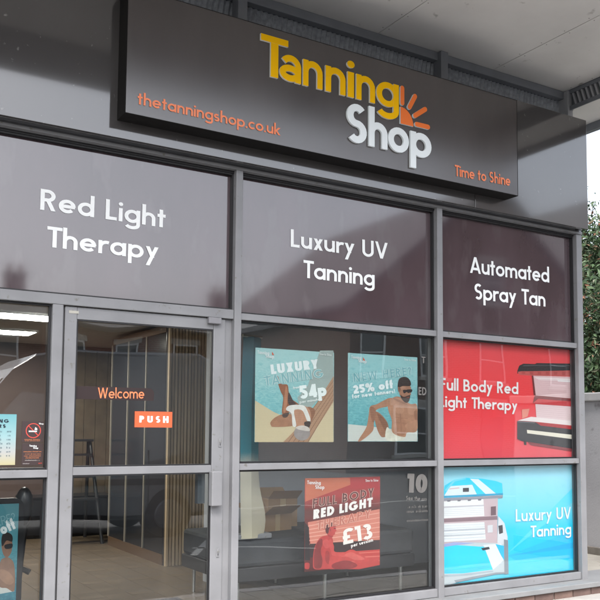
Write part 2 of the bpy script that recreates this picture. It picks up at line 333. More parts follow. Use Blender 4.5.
def text_into(mb, text, p0, p1, cap, Y, m, weight=0.15, sp=0.10, depth=0.0, side=None, two=False, slant=0.0, letters=None, step=0.0003, words=None, sw=None):
    """letters from point p0 to point p1 (x, z in the plane Y = const, baseline ends), cap height in metres; solid when depth > 0"""
    gl, W = layout(text, weight, sp, two)
    ex = Vector((p1[0] - p0[0], p1[1] - p0[1])); sx = ex.length / W; ex.normalize(); ez = Vector((-ex.y, ex.x))
    k = 0; mm = MB() if letters is not None else mb
    for ch, x, strokes in gl:
        if ch == ' ' and words and mm.f: letters.append(mm.build(words, recalc=False)); mm = MB()
        if not strokes: continue
        def T(p): q = ex * ((x + p[0] + slant * p[1]) * sx) + ez * (p[1] * cap); return (p0[0] + q.x, p0[1] + q.y)
        for kind, *g in strokes:
            k += 1; y = Y - step * (k % 5)
            if kind == 'L':
                l, r = ribbon(g[0], g[1], (sw or weight) / 2); l = [T(p) for p in l]; r = [T(p) for p in r]; n = len(l)
                rng = range(n if g[1] else n - 1)
                for i in rng:
                    j = (i + 1) % n
                    mm.face([(l[i][0], y, l[i][1]), (r[i][0], y, r[i][1]), (r[j][0], y, r[j][1]), (l[j][0], y, l[j][1])], m)
                    if depth:
                        for a, b in ((l[j], l[i]), (r[i], r[j])): mm.face([(a[0], y, a[1]), (b[0], y, b[1]), (b[0], Y + depth, b[1]), (a[0], Y + depth, a[1])], side)
                if depth and not g[1]:
                    for i in (0, n - 1): mm.face([(l[i][0], y, l[i][1]), (r[i][0], y, r[i][1]), (r[i][0], Y + depth, r[i][1]), (l[i][0], Y + depth, l[i][1])], side)
            else:
                pp = g[0]
                if sw:
                    f_ = sw / weight; cxs = [(pp[0][0] + pp[1][0]) / 2] * 2 + [(pp[2][0] + pp[3][0]) / 2] * 2 if len(pp) == 4 else [sum(p[0] for p in pp) / len(pp)] * len(pp)
                    pp = [(c + (p[0] - c) * f_, p[1]) for c, p in zip(cxs, pp)]
                q = [T(p) for p in pp]; mm.face([(a[0], y, a[1]) for a in q], m)
                if depth:
                    for i in range(len(q)):
                        a, b = q[i], q[(i + 1) % len(q)]; mm.face([(a[0], y, a[1]), (b[0], y, b[1]), (b[0], Y + depth, b[1]), (a[0], Y + depth, a[1])], side)
        if letters is not None and not words: letters.append(mm.build('letter', recalc=False)); mm = MB()
    if words and mm.f: letters.append(mm.build(words, recalc=False))
    return mb
def px_text(mb, text, a, b, cap_px, Y, m, **kw):
    """a, b: pixels at the two ends of the baseline; cap_px: cap height in pixels at a"""
    A, B = on_y(*a, Y), on_y(*b, Y); C = on_y(a[0], a[1] - cap_px, Y)
    return text_into(mb, text, (A.x, A.z), (B.x, B.z), C.z - A.z, Y, m, **kw)
def word_text(name, parent, text, a, b, cap_px, Y, m, **kw):
    """one part for each word"""
    out = []; px_text(None, text, a, b, cap_px, Y, m, letters=out, words=name, **kw)
    for o in out: o.parent = parent
def scribble(mb, p0, p1, cap, Y, m, seed=0):
    """small print too fine to read: a row of short strokes"""
    r = random.Random(seed); x = p0[0]; k = 0
    while x < p1[0] - cap * 0.5:
        if r.random() < 0.17: x += cap * 0.5; continue
        z = p0[1]; s = cap * 0.16; hh = cap * (1.0 if r.random() < 0.25 else 0.66); w = cap * r.uniform(0.3, 0.6); k += 1; y = Y - 0.0002 * (k % 3)
        bars = [(x, x + s, z, z + hh)]
        if w > cap * 0.4: bars.append((x + w - s, x + w, z, z + cap * 0.66))
        t = r.random()
        if t < 0.6: bars.append((x + s, x + w - s, z + cap * 0.52, z + cap * 0.66))
        if t > 0.4: bars.append((x + s, x + w - s, z, z + cap * 0.14))
        for a, b, c, d in bars: mb.face([(a, y, c), (b, y, c), (b, y, d), (a, y, d)], m)
        x += w + cap * 0.22
    return mb
def px_poly(mb, pts, Y, m, z=None):
    z = z or (lambda p: p)
    mb.face([on_y(*z(p), Y) for p in pts], m)
def zoom(ox, oy, s): return lambda p: (ox + p[0] / s, oy + p[1] / s)

# ================================================================== SETTING
ROADZ = 0.0
ASPH = mat('worn_grey_asphalt', (0.125, 0.124, 0.122), 0.85, var=0.25, vscale=1.2, bump=0.5, bscale=140, wear=((0.10, 0.10, 0.10), 90, 0.62))
g = MB(); g.face([(-400, -400, ROADZ - 0.06), (400, -400, ROADZ - 0.06), (400, 400, ROADZ - 0.06), (-400, 400, ROADZ - 0.06)], mat('far_ground', (0.09, 0.10, 0.07), 0.95, var=0.2, vscale=0.2))
tag(g.build('ground'), kind='structure')
g = MB(); g.face([(-60, -21.5, ROADZ), (60, -21.5, ROADZ), (60, 3.55, ROADZ), (-60, 3.55, ROADZ)], ASPH)
road = tag(g.build('road'), kind='structure')
LINE = mat('white_road_paint', (0.62, 0.62, 0.60), 0.7, var=0.2, vscale=20)
for (xa, ya, xb, yb, w) in ((4.35, 0.35, 5.75, 1.05, 0.10), (4.1, 0.95, 4.95, -0.35, 0.10), (-3.0, -4.2, 30.0, -4.2, 0.10)):
    d = Vector((xb - xa, yb - ya)).normalized(); nn = Vector((-d.y, d.x)) * w / 2; g = MB()
    g.face([(xa + nn.x, ya + nn.y, ROADZ + 0.004), (xa - nn.x, ya - nn.y, ROADZ + 0.004), (xb - nn.x, yb - nn.y, ROADZ + 0.004), (xb + nn.x, yb + nn.y, ROADZ + 0.004)], LINE)
    g.build('painted_line', road)
PAVE = mat('pale_concrete_slab', (0.36, 0.345, 0.325), 0.8, var=0.15, vscale=5, bump=0.3, bscale=70, wear=((0.24, 0.23, 0.21), 14, 0.64))
pav = tag(box('pavement', -12, 14, 3.72, 5.25, -0.05, 0.085, mat('sandy_joint', (0.16, 0.15, 0.13), 0.95)), kind='structure')
slab = None
for ix in range(-4, 9):
    for iy in range(3):
        x0, y0 = 1.80 + ix * 0.605, 3.74 + iy * 0.455
        if x0 > 6.9: continue
        if slab is None:
            slab = MB().box(0, 0.597, 0, 0.447, -0.04, 0.0, PAVE, 0.004).build('paving_slab', pav); o = slab
        else:
            o = slab.copy(); COL.objects.link(o)
        o.location = (x0, y0, 0.116 - 0.003 * random.random())
for ix in range(-3, 9):
    o = box('kerb', 0, 0.905, 0, 0.145, ROADZ - 0.05, 0.113, CONC, pav, 0.012) if ix == -3 else o.copy()
    if ix > -3: COL.objects.link(o)
    o.location = (ix * 0.915, 3.57, 0)
# yard between the shop and the rendered wall
YARD = mat('yard_concrete', (0.33, 0.31, 0.27), 0.85, var=0.18, vscale=3, bump=0.3, bscale=40, wear=((0.18, 0.16, 0.13), 6, 0.62))
tag(box('yard', 6.02, 7.84, 5.02, 12.5, -0.05, 0.122, YARD), kind='structure')
# rendered boundary wall running towards the street, with a coping
bw = thing('boundary_wall', 'grey rendered boundary wall with coping beside the shop', 'wall', (7.95, 7.5, -0.1))
MB().box(7.85, 8.07, 2.5, 12.5, -0.12, 1.86, CONC).build('wall', bw)
y = 2.46
while y < 12.4:
    MB().box(7.80, 8.12, y, y + 0.895, 1.862, 1.96, mat('coping_stone', (0.42, 0.415, 0.41), 0.8, var=0.12, vscale=5, bump=0.2, bscale=50), 0.012).build('coping_stone', bw); y += 0.9
g = MB(); g.box(7.80, 7.848, 2.5, 12.5, -0.04, 0.205, mat('damp_plinth', (0.20, 0.18, 0.155), 0.9, var=0.25, vscale=6, bump=0.4, bscale=30), 0.004); g.build('plinth', bw)
adopt(bw)

# ================================================================== SHOP BUILDING
shop = thing('shop_building', 'grey single storey shop with aluminium framed glazed front and gloss fascia', 'shop', (2.0, 5.0, 0.0))
YF, YT, YD, YG = 5.000, 5.015, 5.030, 5.072      # mullion face, transom face, door face, glass face
XE = 6.010                                       # right end of the front
CLAD = mat('grey_wall_cladding', (0.25, 0.25, 0.26), 0.6, var=0.08, vscale=3)
Z_SILL = 0.222
MB().box(5.86, 5.995, 5.125, 12.0, 0.10, 4.30, CLAD).build('side_wall', shop)
MB().box(-2.6, -2.45, 5.125, 12.0, 0.0, 4.30, CLAD).build('side_wall', shop)
MB().box(-2.6, -0.52, 5.02, 5.12, 0.0, 3.30, CLAD).build('front_wall', shop)
MB().box(-2.6, 5.995, 12.0, 12.2, 0.0, 4.70, CLAD).build('rear_wall', shop)
MB().box(-2.6, 5.995, 5.30, 12.0, 4.302, 4.42, CLAD).build('roof', shop)
# fascia: glossy composite sheets above the frames
for (a, b) in ((-2.6, -0.40), (-0.396, 4.62), (4.624, 5.978)): MB().box(a, b, 4.900, 4.94, 3.312, 4.312, FASCIA, 0.002).build('fascia_panel', shop)
MB().box(-2.6, 5.972, 4.941, 5.22, 4.262, 4.306, STEEL).build('fascia_capping', shop)
MB().box(5.932, 5.974, 4.941, 5.22, 3.316, 4.26, FASCIA).build('fascia_return', shop)
MB().box(-2.6, 5.93, 4.941, 5.12, 3.40, 3.42, STEEL).build('fascia_underside', shop)
# head rail
g = MB(); g.prism([(4.990, 3.2865), (4.990, 3.304), (4.996, 3.312), (5.006, 3.322), (5.006, 3.395), (5.12, 3.395), (5.12, 3.2865)], 'x', -0.5, XE - 0.004, ALU); g.build('head_rail', shop)
MB().box(-0.5, XE - 0.006, YT + 0.02, 5.12, 3.270, 3.2855, GASKET).build('head_gasket', shop)
# mullions
for (a, b, zb, zt) in ((-0.56, -0.50, 0.19, 3.325), (2.512, 2.565, 0.195, 3.315), (4.307, 4.363, 0.195, 3.315), (5.940, XE, 0.195, 3.285)):
    MB().box(a, b, YF, 5.125, zb, zt, ALU, 0.004).build('mullion', shop)
MB().box(1.293, 1.357, YT - 0.003, 5.125, 0.195, 2.2515, ALU, 0.004).build('mullion', shop)
# transoms
for (a, b, z0, z1, y) in ((-0.5, 2.5115, 2.252, 2.315, YT - 0.004), (2.5655, 4.3065, 2.252, 2.297, YT), (4.3635, 5.9395, 2.252, 2.297, YT),
                          (-0.5, 1.2925, 1.209, 1.254, YT), (2.5655, 4.3065, 1.229, 1.273, YT), (4.3635, 5.9395, 1.229, 1.273, YT)):
    MB().box(a, b, y, 5.12, z0, z1, ALU, 0.003).build('transom', shop)
for (a, b) in ((-0.5, 1.2925), (2.5655, 4.3065), (4.3635, 5.9395)):
    MB().box(a, b, YT, 5.12, Z_SILL, 0.284, ALU, 0.004).build('bottom_rail', shop)
# panes, each with its rubber gasket
def pane(name, x0, x1, z0, z1, m, gw=0.011, y=YG):
    o = MB().box(x0, x1, y, y + 0.008, z0, z1, m).build(name, shop)
    g = MB()
    for (a, b, c, d) in ((x0, x0 + gw, z0, z1), (x1 - gw, x1, z0, z1), (x0 + gw, x1 - gw, z0, z0 + gw), (x0 + gw, x1 - gw, z1 - gw, z1)):
        g.box(a, b, y - 0.030, y - 0.001, c, d, GASKET)
    g.build('gasket', o)
    return o
vp1 = pane('window_panel', -0.498, 2.510, 2.3165, 3.269, VINYL)
vp2 = pane('window_panel', 2.567, 4.305, 2.2985, 3.269, VINYL)
vp3 = pane('window_panel', 4.365, 5.938, 2.2985, 3.269, VINYL)
pane('window_pane', -0.498, 1.291, 1.2555, 2.2505, GLASS)
pane('window_pane', -0.498, 1.291, 0.2855, 1.2075, GLASS)
mid_up = pane('window_pane', 2.567, 4.305, 1.2745, 2.2505, GLASS)
mid_low = pane('window_pane', 2.567, 4.305, 0.2855, 1.2275, GLASS)
pane('window_pane', 4.365, 5.938, 1.2745, 2.2505, GLASS)
pane('window_pane', 4.365, 5.938, 0.2855, 1.2275, GLASS)
# vinyl lettering on the upper panels
YL = YG - 0.003
def lettering(parent, rows, m=WHITE, **kw):
    for (txt, a, b, cap) in rows: word_text('lettering', parent, txt, a, b, cap, YL, m, **kw)
lettering(vp1, (('Red Light', (40, 209.5), (165.3, 227.8), 21.0), ('Therapy', (46.7, 246.6), (158.3, 260.3), 20.6)), weight=0.16, sp=0.08)
lettering(vp2, (('Luxury UV', (290.7, 246.7), (387.7, 259.4), 17.6), ('Tanning', (303.3, 277.5), (374.5, 286.2), 17.6)), weight=0.155, sp=0.07)
lettering(vp3, (('Automated', (470, 272.7), (549.2, 282.6), 16.2), ('Spray Tan', (474.7, 299.2), (545.5, 306.6), 16.0)), weight=0.155, sp=0.06)
# faint vinyl on the lower middle pane
DIM = mat('frosted_vinyl', (0.13, 0.125, 0.12), 0.6)
px_text(MB(), '10', (406, 492.5), (427, 493), 19, YL, DIM, weight=0.26, sp=0.08).build('lettering', mid_low)
word_text('lettering', mid_low, 'See the', (406, 500), (420, 500.6), 4.2, YL, DIM, weight=0.15)
for i, (a, b, cap) in enumerate((((421.5, 500.6), (428, 501), 4.2), ((406.5, 508.5), (428, 509), 3.6), ((406.5, 513), (428, 513.5), 3.6), ((407, 522), (428, 522.3), 3.4))):
    A_, B_ = on_y(*a, YL), on_y(*b, YL); tag(scribble(MB(), (A_.x, A_.z), (B_.x, B_.z), cap * 0.006, YL, DIM, i).build('small_print', mid_low), kind='stuff')
for (txt, a, b, cap) in (('T', (421.5, 363), (425.5, 363.3), 6.5), ('ED', (418.5, 395), (426.5, 395.3), 8)): px_text(MB(), txt, a, b, cap, YL, DIM, weight=0.18).build('lettering', mid_up)
# sill, upstand of brick, and its bricks
MB().box(-0.6, 6.55, 4.865, 5.30, 0.177, 0.2195, SILLM, 0.006).build('sill', shop)
MB().box(-0.6, 6.50, 4.90, 5.30, -0.05, 0.1765, mat('mortar', (0.22, 0.21, 0.19), 0.95)).build('plinth', shop)
BRK = [mat('plinth_brick_%d' % i, c, 0.85, var=0.2, vscale=9, bump=0.4, bscale=60) for i, c in enumerate(((0.115, 0.075, 0.065), (0.085, 0.06, 0.055), (0.14, 0.09, 0.075)))]
bmesh_src = {}
for row in range(2):
    for k in range(31):
        x0 = -0.55 + k * 0.227 + (0.113 if row else 0)
        if x0 + 0.217 > 6.49: continue
        i = random.randrange(3)
        if i not in bmesh_src:
            o = MB().box(0, 0.216, 0, 0.06, 0, 0.064, BRK[i], 0.004).build('brick', shop); bmesh_src[i] = o
            o.data.transform(Matrix.Translation((2.0, 5.0, 0)))        # undone by adopt(): bricks are placed by location
        else:
            o = bmesh_src[i].copy(); COL.objects.link(o)
        o.location = (x0 - 2.0, 4.888 - 5.0 + 0.003 * random.random(), 0.0345 + row * 0.0735)
# door
dY0, dY1 = YD, 5.085
door = MB()
door.box(1.372, 1.447, dY0, dY1, 0.205, 2.247, ALU, 0.004); door.box(2.372, 2.459, dY0, dY1, 0.205, 2.247, ALU, 0.004)
for (z0, z1) in ((2.172, 2.247), (1.217, 1.266), (0.205, 0.33)): door.box(1.4475, 2.3715, dY0 + 0.002, dY1, z0, z1, ALU, 0.003)
door = door.build('door', shop)
MB().box(1.358, 1.369, YD + 0.012, 5.12, 0.205, 2.25, mat('shadow_gap_frame', (0.10, 0.10, 0.105), 0.5)).build('door_frame', shop)
MB().box(2.463, 2.5115, YD + 0.014, 5.12, 0.205, 2.25, ALU).build('door_frame', shop)
MB().box(1.36, 2.5115, YD - 0.002, 5.12, 0.196, 0.2035, mat('threshold_metal', (0.45, 0.45, 0.45), 0.35, metal=0.8)).build('threshold', shop)
for (z0, z1) in ((1.2665, 2.1715), (0.3305, 1.2165)):
    MB().box(1.4475, 2.3715, 5.055, 5.063, z0, z1, GLASS).build('pane', door)
    g = MB(); gw = 0.008
    for (a, b, c, d) in ((1.4475, 1.4475 + gw, z0, z1), (2.3715 - gw, 2.3715, z0, z1), (1.456, 2.363, z0, z0 + gw), (1.456, 2.363, z1 - gw, z1)): g.box(a, b, 5.037, 5.0545, c, d, GASKET)
    g.build('gasket', door)
hz0, hz1 = on_y(215, 506, 4.99).z, on_y(215, 471.3, 4.99).z
g = MB(); g.box(2.352, 2.428, 4.975, 5.029, hz0, hz1, ALU, 0.006); g.box(2.30, 2.351, 5.086, 5.13, hz0 + 0.01, hz1, mat('handle_back', (0.05, 0.06, 0.07), 0.4)); g.build('handle', door)
LOCKM = mat('lock_steel', (0.6, 0.6, 0.58), 0.3, metal=0.9)
for (px_, py_) in ((220, 442.5), (217.8, 552.5)):
    c = on_y(px_, py_, 5.026); g = MB(); g.box(c.x - 0.010, c.x + 0.010, 5.024, 5.0295, c.z - 0.030, c.z + 0.030, ALU, 0.002); g.tube((c.x, 5.020, c.z + 0.006), (c.x, 5.0235, c.z + 0.006), 0.007, 0.007, LOCKM); g.box(c.x - 0.002, c.x + 0.002, 5.0215, 5.0238, c.z - 0.02, c.z - 0.006, GASKET); g.build('lock', door)
c = on_y(215, 321, 5.0); g = MB(); g.box(c.x - 0.045, c.x + 0.048, 4.995, 5.029, c.z - 0.018, c.z + 0.024, mat('closer_grey', (0.20, 0.20, 0.215), 0.4), 0.004); g.build('closer_bracket', door)
g = MB(); g.box(1.395, 1.455, 5.0275, 5.0298, 2.205, 2.222, mat('maker_plate', (0.40, 0.385, 0.34), 0.4)); g.build('maker_plate', door)
# dark 'Welcome' band on the door glass
YB = 5.052
band = MB(); T0, T1 = on_y(78, 386.2, YB), on_y(154, 399.8, YB)
zc0, zc1 = on_y(110, 399.8, YB).z, on_y(110, 387.0, YB).z; r = (zc1 - zc0) * 0.45
poly = [(1.457, zc0), (T1.x - 0.004, zc0)] + [(T1.x - r + r * math.cos(rad(a)), zc1 - r + r * math.sin(rad(a))) for a in range(0, 91, 15)] + [(1.457, zc1)]
band.prism(poly, 'y', YB, YB + 0.002, mat('dark_band_vinyl', (0.038, 0.026, 0.026), 0.25)); band = band.build('welcome_band', door)
g = MB(); px_text(g, 'Welcome', (98.0, 399.0 - 0.8), (144.2, 398.6), 10.6, YB - 0.001, CORAL, weight=0.12, sp=0.09); g.build('lettering', door)
adopt(shop)

# push sign on the door glass
p = [on_y(*q, 5.050) for q in ((134.9, 411.6), (172.3, 411.6), (172.3, 427.4), (134.9, 427.4))]
x0, x1, z0, z1 = p[0].x, p[1].x, (p[2].z + p[3].z) / 2, (p[0].z + p[1].z) / 2
ps = thing('push_sign', 'small orange PUSH sign on the door glass', 'sign', ((x0 + x1) / 2, 5.05, z0))
MB().box(x0, x1, 5.049, 5.052, z0, z1, ink(228, 104, 62), 0.0).build('plate', ps)
g = MB(); text_into(g, 'PUSH', (x0 + 0.030, z0 + (z1 - z0) * 0.30), (x1 - 0.025, z0 + (z1 - z0) * 0.30), (z1 - z0) * 0.42, 5.048, WHITE, weight=0.26, sp=0.34); g.build('lettering', ps)
adopt(ps)

# ================================================================== FASCIA SIGN
YS = 4.752
sg = thing('fascia_sign', 'long dark brown box sign with yellow and white letters on the fascia', 'sign', (3.29, 4.9, 3.425))
SX0, SX1, SZ0, SZ1 = 1.627, 4.950, 3.425, 4.222
MB().box(SX0, SX1, YS, YS + 0.006, SZ0, SZ1, SIGNF).build('face', sg)
g = MB(); e = 0.004
g.box(SX0 - e, SX0, YS - 0.001, 4.8985, SZ0 - e, SZ1 + e, SIGNT); g.box(SX1, SX1 + e, YS - 0.001, 4.8985, SZ0 - e, SZ1 + e, SIGNT)
g.box(SX0, SX1, YS - 0.001, 4.8985, SZ0 - e, SZ0, SIGNT); g.box(SX0, SX1, YS - 0.001, 4.8985, SZ1, SZ1 + e, SIGNT); g.build('return', sg)
YX = YS - 0.018
letters = []
def logo(txt, cells, m, bold, base0, base1, cap):
    """each letter placed between two pixel columns on the rising baseline"""
    for ch, (a, b) in zip(txt, cells):
        f = lambda x: base0[1] + (base1[1] - base0[1]) * (x - base0[0]) / (base1[0] - base0[0])
        A, B = on_y(a, f(a), YX), on_y(b, f(b), YX); zb = (on_y(base0[0], base0[1], YX).z)
        text_into(None, ch, (A.x, zb), (B.x, zb), cap, YX, m, weight=bold, depth=0.016, side=LSIDE if m is YELLOW else LWHITE, two=True, letters=letters, step=0.0004)
zc = on_y(264, 33.5, YX).z - on_y(273.5, 77, YX).z
def stretch_cap(px_top, px_bot): return on_y(*px_top, YX).z - on_y(*px_bot, YX).z
capT = on_y(273.5, 36.5, YX).z - on_y(273.5, 77, YX).z
logo('Tanning', ((260.5, 288), (280, 301), (303, 322.5), (325.5, 345.5), (347.6, 354), (356.3, 375), (376.5, 398.8)), YELLOW, 0.160, (271, 76.5), (375, 102.4), capT)
capS = on_y(371.5, 107, YX).z - on_y(371.5, 145.4, YX).z
logo('Shop', ((347, 367.5), (369, 387.5), (388.3, 409), (410.5, 431.5)), LWHITE, 0.175, (355, 142.5), (431, 155.5), capS)
for l in letters: l.parent = sg
# quarter sun and its rays
q0, qu, qr = on_y(400.6, 123.4, YX), on_y(400.6, 106.5, YX), on_y(413.4, 125.4, YX); R_ = (qu.z - q0.z); Rx = qr.x - q0.x
def solid(poly, m, name):
    g = MB(); n = len(poly); g.face([(a, YX, b) for a, b in poly], m)
    for i in range(n):
        a, b = poly[i], poly[(i + 1) % n]; g.face([(a[0], YX, a[1]), (b[0], YX, b[1]), (b[0], YX + 0.016, b[1]), (a[0], YX + 0.016, a[1])], LWHITE)
    return g.build(name, sg, recalc=False)
solid([(q0.x, q0.z)] + [(q0.x + Rx * math.cos(rad(a)), q0.z + R_ * math.sin(rad(a))) for a in range(0, 91, 9)], ORANGE, 'sun_emblem')
for (a, b) in (((402.4, 103), (402.4, 88)), ((409.6, 107), (415.2, 96.2)), ((415.0, 115.6), (425.3, 109.2)), ((416.8, 124.2), (428.2, 127))):
    A, B = on_y(*a, YX), on_y(*b, YX); d = Vector((B.x - A.x, B.z - A.z)); an = math.degrees(math.atan2(d.y, d.x)); rr = 0.0185
    solid([(B.x + rr * math.cos(rad(an + t)), B.z + rr * math.sin(rad(an + t))) for t in range(-90, 91, 30)] + [(A.x + rr * math.cos(rad(an + t)), A.z + rr * math.sin(rad(an + t))) for t in range(90, 271, 30)], ORANGE, 'sun_ray')
word_text('web_address', sg, 'thetanningshop.co.uk', (137.6, 104.0), (280.3, 135.5), 12.2, YS - 0.003, CORAL, weight=0.15, sp=0.07)
word_text('slogan', sg, 'Time to Shine', (455, 175.8), (510.5, 186.0), 11.0, YS - 0.003, CORAL, weight=0.155, sp=0.07)
adopt(sg)

# ================================================================== CANOPY over the pavement
cp = thing('canopy', 'large flat canopy with pale soffit boards above the shop fascia', 'canopy', (2.5, 5.2, 4.5))
CY0, CY1, CZ = 2.86, 5.235, 4.70
xs = [-2.455, -1.19, 0.075, 1.34, 2.605, 3.872, 5.137, 6.052]
for a, b in zip(xs[:-1], xs[1:]):
    MB().box(a + 0.0035, b - 0.0035, CY0 + 0.25, CY1, CZ, CZ + 0.018, SOFFIT).build('soffit_board', cp)
SCREW = mat('screw_head', (0.30, 0.28, 0.26), 0.6)
for xj in xs[1:]:
    g = MB()
    for k in range(9):
        for s_ in (-1, 1):
            if xj + s_ * 0.03 > 6.05: continue
            yy = CY0 + 0.32 + k * 0.24; g.tube((xj + s_ * 0.03, yy, CZ + 0.001), (xj + s_ * 0.03, yy, CZ - 0.002), 0.005, 0.0045, SCREW, 6)
    tag(g.build('fixings', cp), kind='stuff')
MB().box(-2.6, 6.52, CY0 + 0.02, 5.6, CZ + 0.03, CZ + 0.24, STEEL).build('roof_deck', cp)
MB().box(-2.6, 6.52, CY0, CY0 + 0.24, 4.45, CZ + 0.0285, STEEL, 0.005).build('front_beam', cp)
# back rail, vent mesh and posts above the fascia
MB().box(-2.6, 6.032, 5.195, 5.26, 4.625, 4.697, STEEL, 0.004).build('rail', cp)
def grille(name, x0, x1, z0, z1, y):
    g = MB(); n = int((x1 - x0) / 0.022); pts = [(x0 + (x1 - x0) * i / n, y + (0.008 if i % 2 else -0.008)) for i in range(n + 1)]
    for (a, b) in zip(pts[:-1], pts[1:]): g.face([(a[0], a[1], z0), (b[0], b[1], z0), (b[0] + 0.05, b[1], z1), (a[0] + 0.05, a[1], z1)], GRILLE)
    return g.build(name, cp, recalc=False)
grille('vent_mesh', -2.6, 6.0, 4.30, 4.625, 5.262)
MB().box(-2.6, 6.03, 5.275, 5.30, 4.31, 4.66, mat('vent_back', (0.10, 0.11, 0.12), 0.8)).build('vent_backing', cp)
for x in (-1.07, 0.77, 2.62, 4.527):
    MB().box(x - 0.038, x + 0.038, 5.15, 5.25, 4.31, 4.694, STEEL, 0.003).build('post', cp)
MB().box(6.035, 6.10, 5.15, 5.27, 4.31, 4.694, mat('pale_steel', (0.38, 0.385, 0.40), 0.5), 0.003).build('post', cp)
# right hand edge beam: vented inner face, pale underside, dark outer trim
MB().box(6.066, 6.50, CY0 + 0.245, 5.14, 4.515, 4.535, SOFFIT).build('edge_soffit', cp)
MB().box(6.066, 6.50, 5.28, 6.6, 4.515, 4.535, SOFFIT).build('edge_soffit', cp)
MB().box(6.105, 6.50, 5.141, 5.279, 4.516, 4.535, SOFFIT).build('edge_soffit', cp)
MB().box(6.50, 6.56, CY0, 6.6, 4.44, CZ + 0.22, STEEL, 0.004).build('edge_trim', cp)
for (za, zb) in ((4.505, 4.545), (4.665, 4.698)): MB().box(6.054, 6.0655 if za < 4.6 else 6.09, CY0 + 0.245, 5.145, za, zb, STEEL).build('rail', cp)
MB().box(6.085, 6.10, CY0 + 0.245, 5.145, 4.546, 4.664, mat('vent_back', (0, 0, 0))).build('vent_backing', cp)
y = CY0 + 0.26
lv = None
while y < 5.10:
    if lv is None:
        lv = MB(); lv.prism([(0, 4.547), (0.02, 4.547), (0.055, 4.663), (0.035, 4.663)], 'x', 6.060, 6.084, mat('pale_steel', (0, 0, 0))); lv = lv.build('louvre', cp); lv.data.transform(Matrix.Translation((0, 5.2, 0))); o = lv
        lv.location = (0, y - 5.2, 0)
    else:
        o = lv.copy(); COL.objects.link(o); o.location = (0, y - 5.2, 0)
    y += 0.05
adopt(cp)

# ================================================================== PRINTED GRAPHICS AND POSTERS
def sheet_rect(pts, Y):
    q = [on_y(*p, Y) for p in pts]                    # TL TR BR BL
    return (q[0].x + q[3].x) / 2, (q[1].x + q[2].x) / 2, (q[2].z + q[3].z) / 2, (q[0].z + q[1].z) / 2
def smooth_poly(p, n=5):
    out = []; N = len(p)
    for i in range(N):
        a, b, c, d = p[i - 1], p[i], p[(i + 1) % N], p[(i + 2) % N]
        for k in range(n):
            t = k / n; f = lambda j: 0.5 * (2 * b[j] + (c[j] - a[j]) * t + (2 * a[j] - 5 * b[j] + 4 * c[j] - d[j]) * t * t + (3 * b[j] - a[j] - 3 * c[j] + d[j]) * t ** 3)
            out.append((f(0), f(1)))
    return out
def skin(c):
    if not isinstance(c, tuple): return c
    return mat('photo_ink_%d_%d_%d' % c, tuple(s2l(v / 255) * 0.74 for v in c), 0.45, var=0.13, vscale=22)
class Art:
    """layers of flat print on a sheet, each a fraction of a millimetre above the last"""
    def __init__(self, root, Y, z):
        self.root, self.Y, self.z, self.k = root, Y, z, 1; self.g = MB()
        xs_ = [v.co.x for v in root.children[0].data.vertices]; self.lo, self.hi = min(xs_) + 0.001, max(xs_) - 0.001
    def blob(self, pts, c): self.poly(smooth_poly(pts), skin(c))
    def outline(self, t, a, b, cap, c, fill, w=0.25, **kw):
        self.text(t, a, b, cap, c, weight=w, **kw); self.text(t, a, b, cap, fill, weight=w, sw=w - 0.11, **kw)
    def poly(self, pts, c):
        q = [on_y(*self.z(p), self.Y - 0.00013 * self.k) for p in pts]
        for v in q: v.x = min(max(v.x, self.lo), self.hi)
        self.g.face(q, ink(*c) if isinstance(c, tuple) else c); self.k += 1
    def text(self, t, a, b, cap, c, **kw):
        word_text('lettering', self.root, t, self.z(a), self.z(b), cap, self.Y - 0.00013 * self.k, ink(*c) if isinstance(c, tuple) else c, step=0.00004, **kw); self.k += 2.5
    def done(self, name):
        if self.g.f: self.g.build(name, self.root, recalc=False)
        self.g = MB()

# --- red graphic behind the right window
YW = 5.095
def graphic(name, label, x0, x1, z0, z1, m):
    r = thing(name, label, 'graphic', ((x0 + x1) / 2, YW, z0))
    MB().box(x0, x1, YW, YW + 0.003, z0, z1, m).build('sheet', r); return r
red = graphic('window_graphic', 'bright red printed window panel showing a black and white sunbed', 4.366, 5.937, 1.275, 2.250,
    print_material('red_print', ((0.0, (247, 92, 104)), (0.5, (249, 62, 68)), (1.0, (250, 78, 84))), 2, 0.0, 0.97, noise=0.25, nscale=2.0, rough=0.35, stretch=(1, 1, 2)))
a = Art(red, YW, zoom(510, 345, 5.2125))
a.poly([(38, 135), (48, 108), (70, 97), (130, 99), (140, 94), (358, 100), (358, 136), (60, 138), (38, 150)], (38, 36, 40))
a.poly([(40, 140), (60, 137), (358, 137), (358, 166), (118, 160), (50, 156)], (205, 92, 88))
a.poly([(120, 160), (358, 168), (358, 280), (130, 262)], (238, 200, 202))
a.poly([(128, 168), (356, 178), (356, 190), (150, 182)], (250, 232, 232))
a.poly([(245, 176), (340, 182), (340, 196), (250, 190)], (252, 246, 246))
for i in range(9): a.poly([(124 + i, 176 + i * 10), (358, 186 + i * 10.4), (358, 187.5 + i * 10.4), (124 + i, 177.5 + i * 10)], (228, 186, 190))
for i in range(7): a.poly([(60 + i * 42, 139), (80 + i * 42, 139), (78 + i * 42, 152 + i), (62 + i * 42, 151 + i)], (188, 74, 72))
a.poly([(114, 160), (122, 160), (134, 262), (124, 262)], (120, 34, 40))
a.poly([(130, 262), (358, 280), (358, 294), (150, 282), (146, 300), (120, 304), (124, 280)], (130, 34, 38))
a.poly([(148, 280), (358, 296), (358, 322), (130, 308), (122, 300)], (212, 60, 66))
a.poly([(132, 308), (358, 322), (358, 396), (138, 378)], (243, 214, 216))
